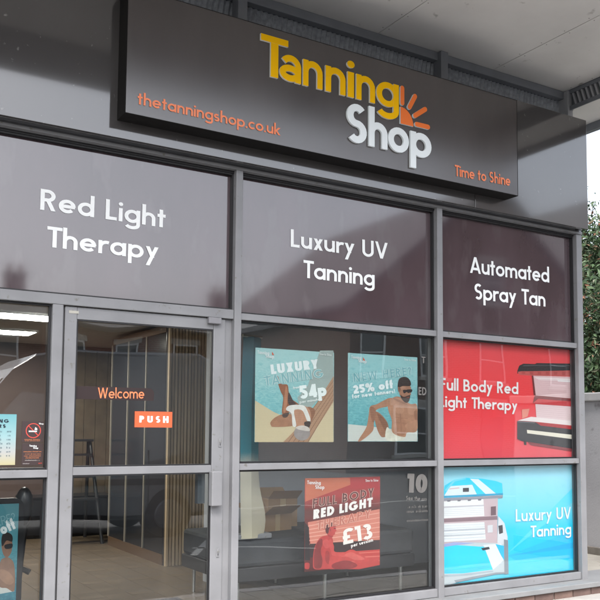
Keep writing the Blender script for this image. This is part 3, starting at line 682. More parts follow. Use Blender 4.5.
a.poly([(40, 394), (110, 374), (358, 396), (358, 425), (250, 416), (130, 400)], (250, 236, 234))
for i in range(6): a.poly([(134, 316 + i * 10), (358, 330 + i * 10.5), (358, 331.6 + i * 10.5), (134, 317.6 + i * 10)], (230, 196, 200))
a.poly([(62, 336), (102, 332), (92, 372), (64, 384)], (242, 150, 130))
a.poly([(38, 396), (130, 402), (358, 428), (358, 540), (60, 500), (38, 490)], (46, 46, 50))
a.poly([(130, 400), (358, 420), (358, 440), (160, 420)], (190, 40, 46))
a.poly([(88, 442), (358, 468), (358, 490), (90, 460)], (250, 240, 222))
a.poly([(40, 398), (130, 404), (130, 408), (40, 402)], (110, 110, 116)); a.poly([(70, 106), (140, 104), (358, 108), (358, 112), (140, 108), (68, 111)], (92, 90, 94))
a.poly([(72, 502), (86, 504), (86, 522), (74, 520)], (50, 30, 32))
a.poly([(90, 506), (358, 542), (358, 554), (110, 522)], (150, 60, 66))
a.done('sunbed_picture')
a.z = lambda p: p
a.text('Full Body Red', (440.2, 390.0), (518.3, 394.2), 12.2, (252, 250, 250), weight=0.165, sp=0.075)
a.text('Light Therapy', (439.2, 406.8), (517.4, 410.8), 11.6, (252, 250, 250), weight=0.165, sp=0.075)
a.done('lettering'); adopt(red)
# --- blue graphic below it
blue = graphic('window_graphic', 'bright blue printed window panel with a white and blue tanning bed', 4.366, 5.937, 0.286, 1.227,
    print_material('blue_print', ((0.0, (96, 226, 254)), (0.22, (0, 214, 255)), (0.42, (10, 216, 255)), (0.62, (130, 228, 252)), (1.0, (176, 236, 254))), 2, 0.0, 0.93, noise=0.10, nscale=1.2, rough=0.35))
a = Art(blue, YW, zoom(440, 460, 4.286))
# light beams
for (pp, c) in (([(250, 345), (590, 22), (660, 22)], (160, 232, 253)), ([(290, 400), (640, 120), (640, 180)], (90, 226, 255)), ([(290, 410), (640, 300), (640, 470), (470, 515)], (0, 202, 255)), ([(290, 412), (640, 350), (640, 375)], (0, 188, 248)), ([(270, 430), (640, 420), (640, 500), (310, 530)], (60, 220, 255))):
    a.poly([(max(16, min(x, 604)), yy) for x, yy in pp], c)
a.poly([(10, 160), (20, 110), (60, 85), (110, 76), (180, 80), (240, 90), (266, 100), (270, 150), (10, 166)], (40, 218, 250))
a.poly([(20, 150), (44, 112), (138, 106), (160, 152), (20, 162)], (232, 244, 248))
a.poly([(128, 80), (165, 82), (245, 148), (200, 150)], (236, 246, 250))
a.poly([(20, 130), (60, 84), (110, 77), (112, 82), (64, 92), (28, 134)], (120, 226, 248)); a.poly([(10, 154), (270, 142), (270, 150), (10, 166)], (30, 168, 210)); a.poly([(40, 122), (82, 117), (84, 122), (40, 127)], (230, 196, 204))
a.poly([(98, 120), (124, 119), (124, 136), (98, 137)], (60, 60, 70))
a.poly([(10, 164), (270, 150), (268, 164), (10, 178)], (150, 152, 164))
a.poly([(10, 176), (248, 164), (246, 356), (10, 372)], (214, 190, 196))
a.poly([(10, 178), (186, 168), (190, 240), (10, 250)], (250, 250, 252))
a.poly([(10, 200), (188, 192), (188, 196), (10, 205)], (196, 190, 200))
a.poly([(10, 252), (246, 240), (246, 256), (10, 268)], (150, 120, 130))
a.poly([(10, 274), (190, 266), (196, 340), (10, 352)], (244, 246, 250))
for i in range(5): a.poly([(14, 206 + i * 8), (186, 198 + i * 8), (186, 200 + i * 8), (14, 208 + i * 8)], (222, 222, 230))
for i in range(6): a.poly([(14, 282 + i * 11), (192, 274 + i * 11), (192, 276 + i * 11), (14, 284 + i * 11)], (218, 222, 230))
for i in range(4): a.poly([(30 + i * 44, 172 - i * 1.6), (46 + i * 44, 171 - i * 1.6), (44 + i * 44, 178 - i * 1.6), (32 + i * 44, 179 - i * 1.6)], (120, 116, 128))
a.poly([(10, 300), (192, 292), (192, 297), (10, 306)], (198, 200, 210)); a.poly([(10, 322), (194, 314), (194, 318), (10, 328)], (204, 206, 214))
a.poly([(218, 200), (240, 198), (240, 236), (218, 238)], (120, 90, 100)); a.poly([(204, 280), (226, 278), (226, 310), (204, 312)], (226, 226, 232))
a.poly([(250, 240), (276, 270), (290, 330), (288, 366), (246, 356)], (226, 228, 234)); a.poly([(250, 282), (268, 278), (270, 312), (254, 318)], (60, 56, 64))
a.poly([(10, 372), (100, 352), (245, 356), (290, 364), (290, 486), (240, 490), (140, 510), (70, 526), (10, 545)], (206, 214, 220))
a.poly([(10, 372), (60, 364), (190, 372), (226, 470), (100, 486), (10, 488)], (0, 220, 255))
for i in range(6): a.poly([(10, 470 - i * 5), (120 + i * 6, 470 - i * 6), (212 - i * 3, 456 - i * 10), (216 - i * 3, 462 - i * 9), (110, 484 - i * 4), (10, 486 - i * 4)], (4 + i, 208 + i * 2, 246 + i))
a.poly([(10, 492), (100, 488), (226, 474), (228, 480), (110, 496), (10, 502)], (176, 190, 200)); a.poly([(60, 516), (140, 500), (240, 482), (288, 480), (288, 486), (240, 490), (140, 510), (70, 526)], (150, 158, 168))
a.poly([(186, 364), (260, 358), (272, 372), (272, 430), (228, 470), (200, 400)], (238, 240, 244))
a.poly([(238, 360), (276, 368), (276, 432), (262, 410)], (30, 200, 246))
a.poly([(274, 340), (292, 344), (294, 488), (276, 490)], (142, 148, 158))
a.poly([(176, 378), (210, 372), (214, 382), (184, 388)], (40, 44, 54))
a.poly([(10, 362), (60, 352), (150, 356), (60, 366), (10, 374)], (170, 178, 226))
a.done('tanning_bed_picture')
a.z = lambda p: p
a.text('Luxury UV', (515.8, 521.6), (571, 518.6), 12.3, (250, 252, 253), weight=0.14, sp=0.09)
a.text('Tanning', (530.8, 537.4), (571.2, 534.2), 11.6, (250, 252, 253), weight=0.15, sp=0.09)
a.done('lettering'); adopt(blue)

# --- posters in the middle window
YP = 5.095
def poster(label, pts, m, group='posters in the middle window'):
    x0, x1, z0, z1 = sheet_rect(pts, YP)
    r = thing('poster', label, 'poster', ((x0 + x1) / 2, YP, z0), group)
    MB().box(x0, x1, YP, YP + 0.002, z0, z1, m).build('sheet', r); return r
def water(name, h, lo, mid, hi): return print_material(name, ((0.15, lo), (0.5, mid), (0.85, hi)), 2, -0.3 * h, 1.3 * h, noise=1.0, nscale=22, rough=0.35, stretch=(1, 1, 2.2))
SK, SKD, SKL = (176, 122, 92), (140, 92, 68), (202, 152, 124)
p1 = poster('poster of a reclining sunbather with 54p offer, left of the pair', ((255.3, 347.9), (333.7, 352.3), (334, 442), (254.7, 442)), water('poster_water', 0.52, (96, 168, 176), (126, 192, 196), (168, 214, 214)))
a = Art(p1, YP, zoom(250, 340, 5.711))
a.poly([(27, 345), (130, 408), (200, 440), (330, 440), (478, 290), (478, 583), (27, 583)], (206, 192, 158))
a.poly([(476, 60), (478, 240), (300, 440), (270, 330), (330, 260), (400, 60)], (158, 178, 174))
a.poly([(478, 205), (478, 350), (330, 583), (190, 583), (330, 440)], (176, 140, 112))
for i in range(5): a.poly([(478, 228 + i * 26), (478, 233 + i * 26), (222 + i * 28, 583), (216 + i * 28, 583)], (140, 106, 84))
a.done('printed_background')
a.blob([(150, 212), (160, 208), (178, 250), (214, 256), (222, 300), (236, 335), (282, 372), (250, 400), (196, 424), (182, 408), (190, 330), (176, 296), (164, 262)], (150, 92, 62))
a.blob([(222, 300), (246, 345), (262, 366), (226, 372), (216, 345)], (56, 44, 44))
a.blob([(205, 262), (216, 300), (206, 400), (190, 408), (196, 330)], (186, 126, 92))
a.blob([(118, 468), (150, 438), (212, 418), (252, 440), (250, 488), (140, 496), (120, 488)], (172, 124, 96))
a.blob([(330, 382), (372, 402), (352, 462), (322, 480), (318, 420)], (150, 104, 78))
a.blob([(215, 390), (300, 374), (342, 402), (345, 462), (310, 496), (250, 492), (238, 430)], (190, 142, 114))
a.blob([(206, 398), (226, 374), (300, 372), (326, 400), (346, 458), (328, 464), (300, 404), (258, 398), (252, 420), (264, 488), (244, 490), (236, 420)], (234, 234, 228))
a.blob([(186, 424), (222, 416), (212, 440), (190, 442)], (70, 60, 56))
a.blob([(310, 470), (345, 466), (338, 500), (318, 500)], (50, 46, 46))
a.blob([(297 + 46 * math.cos(rad(t)), 532 + 42 * math.sin(rad(t))) for t in range(0, 360, 24)], (158, 152, 150))
a.blob([(262, 498), (300, 488), (335, 500), (338, 520), (280, 512)], (214, 206, 198))
a.done('printed_figure')
a.text('LUXURY', (122, 196), (392, 162), 9.6, (240, 248, 248), weight=0.27, sp=0.10)
a.outline('TANNING', (84, 262), (424, 214), 9.6, (206, 226, 226), (128, 186, 190), sp=0.10)
a.text('54p', (288, 338), (440, 318), 13.5, (240, 250, 248), weight=0.25, sp=0.06)
a.text('from', (246, 280), (286, 275), 2.6, (236, 244, 242), weight=0.2); a.text('per minute', (284, 362), (398, 345), 2.6, (236, 244, 242), weight=0.18)
a.text('Tanning', (42, 78), (110, 84), 3.4, (232, 240, 240), weight=0.2); a.text('Shop', (88, 100), (138, 106), 3.8, (232, 240, 240), weight=0.2); a.text('Time to Shine', (396, 86), (466, 92), 2.4, (226, 234, 232), weight=0.18)
a.poly([(126, 66), (126, 84), (138, 86)], (232, 90, 50))
a.done('lettering'); adopt(p1)
p2 = poster('poster of a man in sunglasses with 25% off, right of the pair', ((347.9, 352.9), (417, 357.3), (418, 441.3), (347.9, 441.8)), water('poster_sea', 0.52, (88, 160, 168), (118, 188, 194), (160, 210, 212)))
a = Art(p2, YP, zoom(340, 345, 5.711))
a.poly([(46, 452), (150, 462), (300, 480), (442, 486), (442, 550), (46, 550)], (208, 212, 206)); a.done('printed_background')
a.blob([(196, 384), (232, 394), (274, 450), (272, 512), (236, 524), (206, 462)], (166, 118, 92))
a.blob([(212, 392), (250, 420), (272, 455), (270, 500), (246, 470)], (142, 98, 76))
a.blob([(268, 470), (300, 496), (372, 524), (344, 548), (264, 542)], (226, 224, 208))
a.blob([(274, 330), (300, 302), (340, 296), (400, 336), (440, 346), (441, 486), (384, 500), (368, 526), (300, 500), (296, 430), (276, 372)], (190, 140, 112))
a.blob([(330, 420), (372, 430), (380, 480), (360, 520), (318, 500)], (180, 130, 103)); a.blob([(312, 338), (350, 346), (366, 372), (352, 392), (322, 386)], (200, 150, 122)); a.blob([(388, 352), (428, 362), (430, 392), (396, 396)], (200, 151, 124)); a.blob([(424, 380), (440, 376), (440, 426), (428, 424)], (168, 120, 95)); a.blob([(342, 400), (346, 400), (352, 470), (348, 500)], (166, 118, 94)); a.blob([(316, 410), (380, 418), (380, 421), (316, 414)], (172, 123, 98)); a.blob([(318, 440), (382, 448), (382, 451), (318, 444)], (172, 123, 98)); a.blob([(300, 302), (330, 308), (380, 336), (376, 340), (320, 318)], (168, 120, 96))
a.blob([(172, 352), (210, 338), (272, 306), (304, 306), (282, 346), (206, 372), (194, 440), (186, 492), (124, 545), (104, 545), (150, 470), (164, 400)], (186, 136, 108))
a.blob([(172, 356), (204, 370), (194, 440), (178, 420)], (160, 112, 88))
a.blob([(374, 454), (440, 428), (441, 482), (386, 480)], (196, 146, 118))
a.blob([(338, 236), (400, 234), (404, 270), (396, 306), (378, 322), (350, 300), (338, 270)], (176, 126, 100))
a.blob([(346, 286), (366, 296), (400, 286), (394, 320), (376, 330), (352, 308)], (66, 50, 44))
a.blob([(330, 226), (338, 194), (362, 182), (388, 188), (404, 212), (400, 234), (352, 236), (342, 268), (332, 256)], (48, 38, 36))
a.blob([(360, 258), (382, 256), (384, 254), (412, 254), (408, 270), (388, 274), (382, 268), (366, 276)], (24, 22, 26))
a.blob([(330, 242), (338, 240), (342, 264), (334, 266)], (150, 104, 84)); a.blob([(398, 270), (406, 282), (398, 286)], (160, 112, 88)); a.blob([(380, 299), (396, 297), (394, 302), (382, 303)], (150, 84, 72)); a.blob([(344, 240), (372, 238), (372, 250), (350, 254)], (190, 140, 114))
a.done('printed_figure')
a.outline('NEW HERE?', (78, 212), (412, 170), 8.6, (206, 230, 230), (118, 182, 188), sp=0.10)
a.text('25% off', (78, 280), (304, 246), 8.6, (242, 250, 250), weight=0.26, sp=0.09)
a.text('for new tanners!', (70, 306), (314, 274), 4.2, (238, 248, 248), weight=0.22, sp=0.11)
a.text('Tanning', (64, 76), (122, 82), 3.2, (232, 240, 240), weight=0.2); a.text('Shop', (104, 98), (152, 104), 3.6, (232, 240, 240), weight=0.2); a.text('Time to Shine', (366, 88), (434, 94), 2.2, (226, 234, 232), weight=0.18)
a.poly([(132, 68), (132, 88), (144, 90)], (232, 90, 50))
a.done('lettering'); adopt(p2)
p3 = poster('dark red poster with a seated figure and £13 price in the lower pane', ((305, 477.6), (380.2, 477.4), (380, 567), (304.2, 569.6)), print_material('poster_red', ((0.0, (84, 30, 30)), (0.5, (120, 38, 38)), (0.8, (96, 44, 40)), (1.0, (170, 56, 56))), 2, 0.0, 0.53, noise=0.1, nscale=6))
a = Art(p3, YP, zoom(295, 465, 5.4526))
a.poly([(56, 72), (300, 70), (302, 108), (56, 200)], (196, 108, 80)); a.poly([(302, 70), (462, 69), (462, 128), (302, 128)], (176, 52, 56))
a.poly([(70, 312), (462, 240), (462, 408), (190, 440), (84, 430)], (214, 128, 110))
for i in range(6): a.poly([(72, 330 + i * 20), (462, 258 + i * 26), (462, 263 + i * 26), (72, 336 + i * 20)], (232, 164, 144))
a.poly([(80, 430), (462, 408), (462, 462), (80, 505)], (58, 38, 38)); a.poly([(54, 312), (76, 340), (82, 520), (54, 520)], (40, 30, 32))
a.poly([(190, 480), (462, 460), (462, 545), (350, 568), (190, 568)], (196, 64, 60)); 
for i in range(3): a.poly([(240, 484 + i * 22), (462, 470 + i * 24), (462, 476 + i * 24), (240, 490 + i * 22)], (222, 110, 98))
a.done('printed_background')
a.blob([(118, 424), (140, 394), (176, 384), (200, 392), (208, 420), (200, 452), (206, 484), (192, 512), (200, 560), (160, 568), (104, 566), (98, 520), (104, 460)], (196, 64, 62))
a.blob([(110, 450), (126, 416), (146, 402), (150, 430), (140, 470), (150, 520), (140, 562), (108, 560), (102, 510)], (138, 46, 46))
a.blob([(150, 420), (172, 404), (188, 420), (186, 450), (164, 452)], (212, 84, 80)); a.blob([(168, 470), (188, 480), (184, 540), (166, 520)], (168, 52, 52))
a.blob([(190, 512), (250, 488), (300, 462), (330, 468), (380, 500), (428, 518), (452, 508), (452, 530), (400, 536), (330, 530), (280, 512), (240, 534), (200, 562)], (206, 70, 66))
a.blob([(250, 498), (300, 476), (330, 484), (380, 512), (330, 518), (284, 500)], (224, 100, 92))
a.blob([(194, 404), (212, 440), (216, 472), (262, 476), (274, 486), (262, 496), (208, 494), (194, 470), (184, 424)], (214, 80, 76))
a.blob([(180, 388), (178, 366), (206, 372), (204, 394)], (176, 54, 54))
a.blob([(170, 352), (176, 328), (196, 316), (218, 324), (222, 344), (226, 360), (219, 364), (217, 378), (200, 386), (180, 376)], (200, 68, 64))
a.blob([(166, 356), (172, 328), (194, 313), (218, 322), (221, 334), (196, 336), (186, 350), (182, 372), (172, 372)], (92, 28, 32))
a.blob([(188, 350), (194, 346), (197, 358), (190, 362)], (170, 50, 50)); a.blob([(212, 344), (221, 344), (221, 348), (213, 348)], (90, 24, 28))
a.blob([(54, 536), (78, 536), (76, 566), (54, 564)], (196, 62, 60)); a.blob([(206, 540), (280, 520), (340, 545), (300, 566), (214, 566)], (150, 44, 46))
a.done('printed_figure')
a.outline('FULL BODY', (94, 236), (430, 172), 9.2, (206, 166, 154), (98, 44, 42), sp=0.10, slant=0.12)
a.text('RED LIGHT', (100, 296), (420, 226), 9.4, (244, 238, 234), weight=0.26, sp=0.10, slant=0.12)
a.outline('THERAPY', (116, 356), (414, 286), 8.6, (232, 176, 156), (196, 112, 96), sp=0.10, slant=0.12)
a.text('£13', (262, 436), (424, 398), 15.5, (246, 238, 232), weight=0.21, sp=0.08)
a.text('per session', (306, 450), (426, 416), 3.6, (244, 236, 232), weight=0.22)
a.text('Tanning', (66, 104), (140, 106), 3.6, (240, 232, 230), weight=0.2); a.text('Shop', (110, 130), (160, 132), 4.0, (240, 232, 230), weight=0.2); a.text('Time to Shine', (384, 92), (454, 90), 2.6, (240, 226, 224), weight=0.18)
a.done('lettering'); adopt(p3)

# --- stickers on the left window (outside of the glass)
YK = 5.069
def sticker(label, x0, x1, z0, z1, m):
    r = thing('window_sticker', label, 'sticker', ((x0 + x1) / 2, YK, z0), 'stickers on the left window'); MB().box(x0, x1, YK, YK + 0.002, z0, z1, m).build('sheet', r); return r
q = on_y(15.8, 440, YK); zt, zb = on_y(8, 414.2, YK).z, on_y(8, 465, YK).z
s1 = sticker('pale teal opening hours sticker on the left window', q.x - 0.30, q.x, zb, zt, print_material('hours_print', ((0.0, (196, 188, 146)), (0.25, (184, 186, 184)), (0.55, (156, 192, 196)), (1.0, (112, 176, 184))), 2, 0.0, zt - zb))
a = Art(s1, YK, zoom(0, 400, 8.57))
A_, B_ = on_y(1, 422.6, YK), on_y(9.6, 422.6, YK)
text_into(MB(), 'OPENING', (q.x - 0.225, A_.z), (q.x - 0.042, A_.z), 0.020, YK - 0.001, ink(28, 44, 60), weight=0.24, sp=0.2).build('lettering', s1, recalc=False)
A_ = on_y(1, 427.7, YK); text_into(MB(), 'HOURS', (q.x - 0.190, A_.z), (q.x - 0.060, A_.z), 0.020, YK - 0.001, ink(28, 44, 60), weight=0.24, sp=0.2).build('lettering', s1, recalc=False)
for i in range(7):
    for (xa, xb) in ((-0.25, -0.19), (-0.165, -0.075), (-0.052, -0.024)):
        zz = on_y(4, 431.6 + i * 4.05, YK).z; tag(scribble(MB(), (q.x + xa, zz - 0.004), (q.x + xb, zz - 0.004), 0.012, YK - 0.001, ink(84, 108, 118), i).build('small_print', s1), kind='stuff')
a.done('lettering'); adopt(s1)
for (lab, t_, b_, top) in (('dark no smoking sticker with red circle on the left window', 421, 442, True), ('dark sticker with lines of orange text below the no smoking sticker', 443.2, 465, False)):
    q0_, q1_ = on_y(21.8, (t_ + b_) / 2, YK), on_y(43.8 if top else 43, (t_ + b_) / 2, YK); zt, zb = on_y(33, t_ + 0.3, YK).z, on_y(33, b_, YK).z
    s = sticker(lab, q0_.x, q1_.x, zb, zt, ink(66, 52, 52)); w = q1_.x - q0_.x; h_ = zt - zb; g = MB()
    if top:
        c_ = (q0_.x + w * 0.52, zb + h_ * 0.55); rr = h_ * 0.34
        ra, rb = ribbon(arc(c_[0], c_[1], rr, rr, 0, 360, 28)[:-1], True, h_ * 0.022)
        for i in range(28): j = (i + 1) % 28; g.face([(ra[i][0], YK - 0.001, ra[i][1]), (rb[i][0], YK - 0.001, rb[i][1]), (rb[j][0], YK - 0.001, rb[j][1]), (ra[j][0], YK - 0.001, ra[j][1])], ink(214, 80, 70))
        l_, r_ = ribbon([(c_[0] - rr * .7, c_[1] + rr * .7), (c_[0] + rr * .7, c_[1] - rr * .7)], False, h_ * 0.02); g.face([(l_[0][0], YK - 0.0014, l_[0][1]), (r_[0][0], YK - 0.0014, r_[0][1]), (r_[1][0], YK - 0.0014, r_[1][1]), (l_[1][0], YK - 0.0014, l_[1][1])], ink(214, 80, 70))
        g.face([(c_[0] + a_ * rr, YK - 0.0018, c_[1] + b2 * rr) for a_, b2 in ((-0.65, -0.2), (0.5, -0.2), (0.5, 0.0), (-0.65, 0.0))], ink(240, 240, 240))
        g.face([(c_[0] + a_ * rr, YK - 0.0018, c_[1] + b2 * rr) for a_, b2 in ((0.15, 0.1), (0.55, 0.1), (0.5, 0.35), (0.25, 0.5))], ink(240, 240, 240))
        rows = (('unununu nunun', 0.13, 0.85, 0.10), ('nunu nununu', 0.13, 0.85, 0.04))
        text_into(g, 'Shop', (q0_.x + w * 0.76, zb + h_ * 0.86), (q0_.x + w * 0.98, zb + h_ * 0.85), h_ * 0.07, YK - 0.001, WHITE, weight=0.2)
    else:
        rows = (('nunu nunun unununu', 0.08, 0.92, 0.60), ('ununu nun unununu', 0.13, 0.9, 0.49), ('nunun ununu nunununu', 0.10, 0.92, 0.40), ('ununun ununun', 0.18, 0.82, 0.31))
        text_into(g, 'Tanning', (q0_.x + w * 0.34, zb + h_ * 0.86), (q0_.x + w * 0.68, zb + h_ * 0.85), h_ * 0.08, YK - 0.001, WHITE, weight=0.2); text_into(g, 'Shop', (q0_.x + w * 0.52, zb + h_ * 0.76), (q0_.x + w * 0.76, zb + h_ * 0.75), h_ * 0.08, YK - 0.001, WHITE, weight=0.2)
        for (xa, xb, zz) in ((0.16, 0.84, 0.20), (0.06, 0.40, 0.05)):
            scribble(g, (q0_.x + w * xa, zb + h_ * zz), (q0_.x + w * xb, zb + h_ * zz), h_ * 0.045, YK - 0.001, ink(196, 190, 186), 3)
        scribble(g, (q0_.x + w * 0.80, zb + h_ * 0.05), (q0_.x + w * 0.97, zb + h_ * 0.05), h_ * 0.08, YK - 0.001, ink(226, 80, 66), 5)
    for ri, (t_x, xa, xb, zz) in enumerate(rows): scribble(g, (q0_.x + w * xa, zb + h_ * zz), (q0_.x + w * xb, zb + h_ * zz), h_ * 0.052, YK - 0.001, ink(222, 140, 92), ri)
    g.build('lettering', s, recalc=False); adopt(s)

# ================================================================== INTERIOR
FL = mat('wood_effect_floor', (0.135, 0.098, 0.064), 0.32, var=0.28, vscale=3, rvar=0.1, stretch=(1, 6, 1))
IW = mat('interior_paint', (0.46, 0.48, 0.52), 0.7, var=0.04)
IWB = mat('interior_brown_paint', (0.13, 0.088, 0.08), 0.7, var=0.05)
fl = tag(box('floor', -2.44, 5.85, 5.13, 11.98, 0.06, 0.190, mat('floor_screed', (0.06, 0.05, 0.04), 0.9)), kind='structure')
plk = None
for ix in range(16):
    for iy in range(6):
        x0 = 0.30 + ix * 0.202; y0 = 5.14 + iy * 1.205 - (0.6 if ix % 2 else 0)
        ya, yb = max(y0, 5.135), min(y0 + 1.2, 11.97)
        if yb - ya < 0.2: continue
        o = MB().box(0, 0.199, 0, yb - ya, 0.191, 0.200, FL).build('floor_plank', fl); o.location = (x0, ya, 0)
tag(box('ceiling', -2.44, 5.85, 5.14, 11.98, 2.56, 2.60, mat('ceiling_tile', (0.55, 0.54, 0.52), 0.8, var=0.03)), kind='structure')
tag(box('wall_back', -2.44, 5.85, 10.6, 10.7, 0.19, 2.56, IWB), kind='structure')
tag(box('wall_left', -2.44, -2.34, 5.2, 10.6, 0.19, 2.56, IWB), kind='structure')
tag(box('wall_partition', 3.06, 5.84, 6.55, 6.63, 0.19, 2.56, IW), kind='structure')
tag(box('wall_upper_void', -2.4, 5.84, 5.13, 5.16, 2.30, 3.32, mat('void_board', (0.05, 0.05, 0.05), 0.9)), kind='structure')
# backing boards directly behind the printed right bay
tag(box('wall_right_bay', 4.37, 5.85, 5.13, 5.16, 0.19, 2.299, mat('bay_board', (0.25, 0.25, 0.25), 0.9)), kind='structure')
# lit ceiling panels
LIT = mat('lit_diffuser', (1.0, 0.95, 0.84), 0.5, emit=20.0)
for (lab, a_, b_) in (('lit ceiling panel nearer the left window', (1.42, 7.72), (2.06, 8.12)), ('lit ceiling panel farther back in the shop', (1.72, 9.10), (2.18, 9.50))):
    t = thing('ceiling_light', lab, 'ceiling light', ((a_[0] + b_[0]) / 2, (a_[1] + b_[1]) / 2, 2.545), 'ceiling lights')
    MB().box(a_[0], b_[0], a_[1], b_[1], 2.540, 2.548, LIT).build('diffuser', t)
    g = MB()
    for (x0, x1, y0, y1) in ((a_[0] - 0.02, a_[0], a_[1] - 0.02, b_[1] + 0.02), (b_[0], b_[0] + 0.02, a_[1] - 0.02, b_[1] + 0.02), (a_[0], b_[0], a_[1] - 0.02, a_[1]), (a_[0], b_[0], b_[1], b_[1] + 0.02)): g.box(x0, x1, y0, y1, 2.535, 2.559, WHITE)
    g.build('frame', t); adopt(t)
# slatted timber end and dark panels of the unit facing the door
t = thing('slatted_counter', 'tall vertical timber slat screen inside behind the door', 'screen', (3.5, 7.55, 0.2))
TIM = [mat('oak_slat_%d' % i, c, 0.55, var=0.25, vscale=8, stretch=(1, 1, 0.1)) for i, c in enumerate(((0.50, 0.38, 0.25), (0.42, 0.31, 0.20), (0.56, 0.43, 0.29)))]
g = MB()
for i in range(30): x = 3.062 + i * 0.034; g.box(x, x + 0.022, 7.48 + 0.004 * (i % 3), 7.52, 0.2, 2.5, TIM[(i * 7) % 3])
tag(g.build('slats', t), kind='stuff'); MB().box(3.062, 4.085, 7.521, 7.55, 0.2, 2.5, mat('dark_backboard', (0.05, 0.04, 0.035), 0.7)).build('backboard', t); adopt(t)
t = thing('panel_partition', 'dark grey glossy panelled partition with pale trims inside the shop', 'partition', (3.08, 8.3, 0.2))
DP = mat('dark_panel', (0.022, 0.026, 0.034), 0.15, spec=0.6)
for i in range(3):
    ya = 7.56 + i * 0.54; MB().box(3.06, 3.10, ya, ya + 0.515, 0.30, 2.45, DP, 0.004).build('panel', t)
    MB().box(3.05, 3.095, ya + 0.5165, ya + 0.5385, 0.30, 2.45, mat('pale_trim', (0.30, 0.27, 0.23), 0.5)).build('trim', t)
MB().box(3.055, 3.10, 7.56, 9.17, 0.2, 0.299, mat('timber_skirting', (0.14, 0.085, 0.05), 0.5)).build('skirting', t)
MB().box(3.055, 3.10, 7.56, 9.17, 2.451, 2.52, mat('timber_skirting', (0, 0, 0))).build('top_rail', t); adopt(t)
t = thing('timber_panel', 'tan vertical boarded panel behind the dark partition', 'panel', (3.5, 10.55, 0.2))
for i in range(9): MB().box(2.86 + i * 0.15, 2.86 + i * 0.15 + 0.144, 10.55 - 0.003 * (i % 2), 10.58, 0.2, 2.5, mat('brown_board', (0.20, 0.15, 0.105), 0.55, var=0.2, vscale=6)).build('board', t)
adopt(t)
t = thing('low_cabinet', 'low black cabinet against the far interior wall', 'cabinet', (2.9, 10.3, 0.2))
MB().box(2.35, 3.40, 10.05, 10.5, 0.23, 0.66, mat('black_laminate', (0.012, 0.012, 0.015), 0.3), 0.006).build('carcass', t); MB().box(2.33, 3.42, 10.03, 10.52, 0.661, 0.685, mat('black_laminate', (0, 0, 0)), 0.004).build('top', t)
for i in range(2): MB().box(2.36 + i * 0.53, 2.865 + i * 0.525, 10.03, 10.049, 0.24, 0.65, mat('black_laminate', (0, 0, 0)), 0.004).build('door', t)
MB().box(2.38, 3.37, 10.07, 10.48, 0.2, 0.2295, mat('black_laminate', (0, 0, 0))).build('plinth', t); adopt(t)
def ladder(x, y):
    t = thing('step_ladder', 'dark folding step ladder at the back of the shop', 'ladder', (x, y, 0.2)); DM = mat('dark_ladder_metal', (0.025, 0.025, 0.028), 0.4)
    for sy, nm in ((-1, 'front_rail'), (1, 'back_rail')):
        for sx in (-1, 1): MB().tube((x + sx * 0.25, y + sy * 0.33, 0.2), (x + sx * 0.17, y + sy * 0.03, 1.35), 0.02, 0.02, DM).build(nm, t)
    for i in range(4):
        f = (i + 1) / 4.6; yy = y - 0.33 + 0.30 * f; zz = 0.2 + 1.15 * f; w = 0.25 - 0.08 * f; MB().box(x - w, x + w, yy - 0.05, yy + 0.05, zz - 0.012, zz + 0.012, DM).build('step', t)
    MB().box(x - 0.19, x + 0.19, y - 0.12, y + 0.06, 1.352, 1.38, DM, 0.005).build('platform', t); adopt(t)
ladder(2.78, 9.62)
t = thing('door_mat', 'dark doormat on the wooden floor just inside the door', 'mat', (2.2, 5.75, 0.2)); MB().box(1.75, 2.55, 5.45, 6.02, 0.2005, 0.212, mat('mat_pile', (0.03, 0.03, 0.032), 0.95, bump=0.8, bscale=200), 0.004).build('pile', t)
g = MB()
for (x0, x1, y0, y1) in ((1.72, 1.749, 5.42, 6.05), (2.551, 2.58, 5.42, 6.05), (1.75, 2.55, 5.42, 5.449), (1.75, 2.55, 6.021, 6.05)): g.box(x0, x1, y0, y1, 0.2005, 0.208, GASKET)
g.build('edging', t); adopt(t)
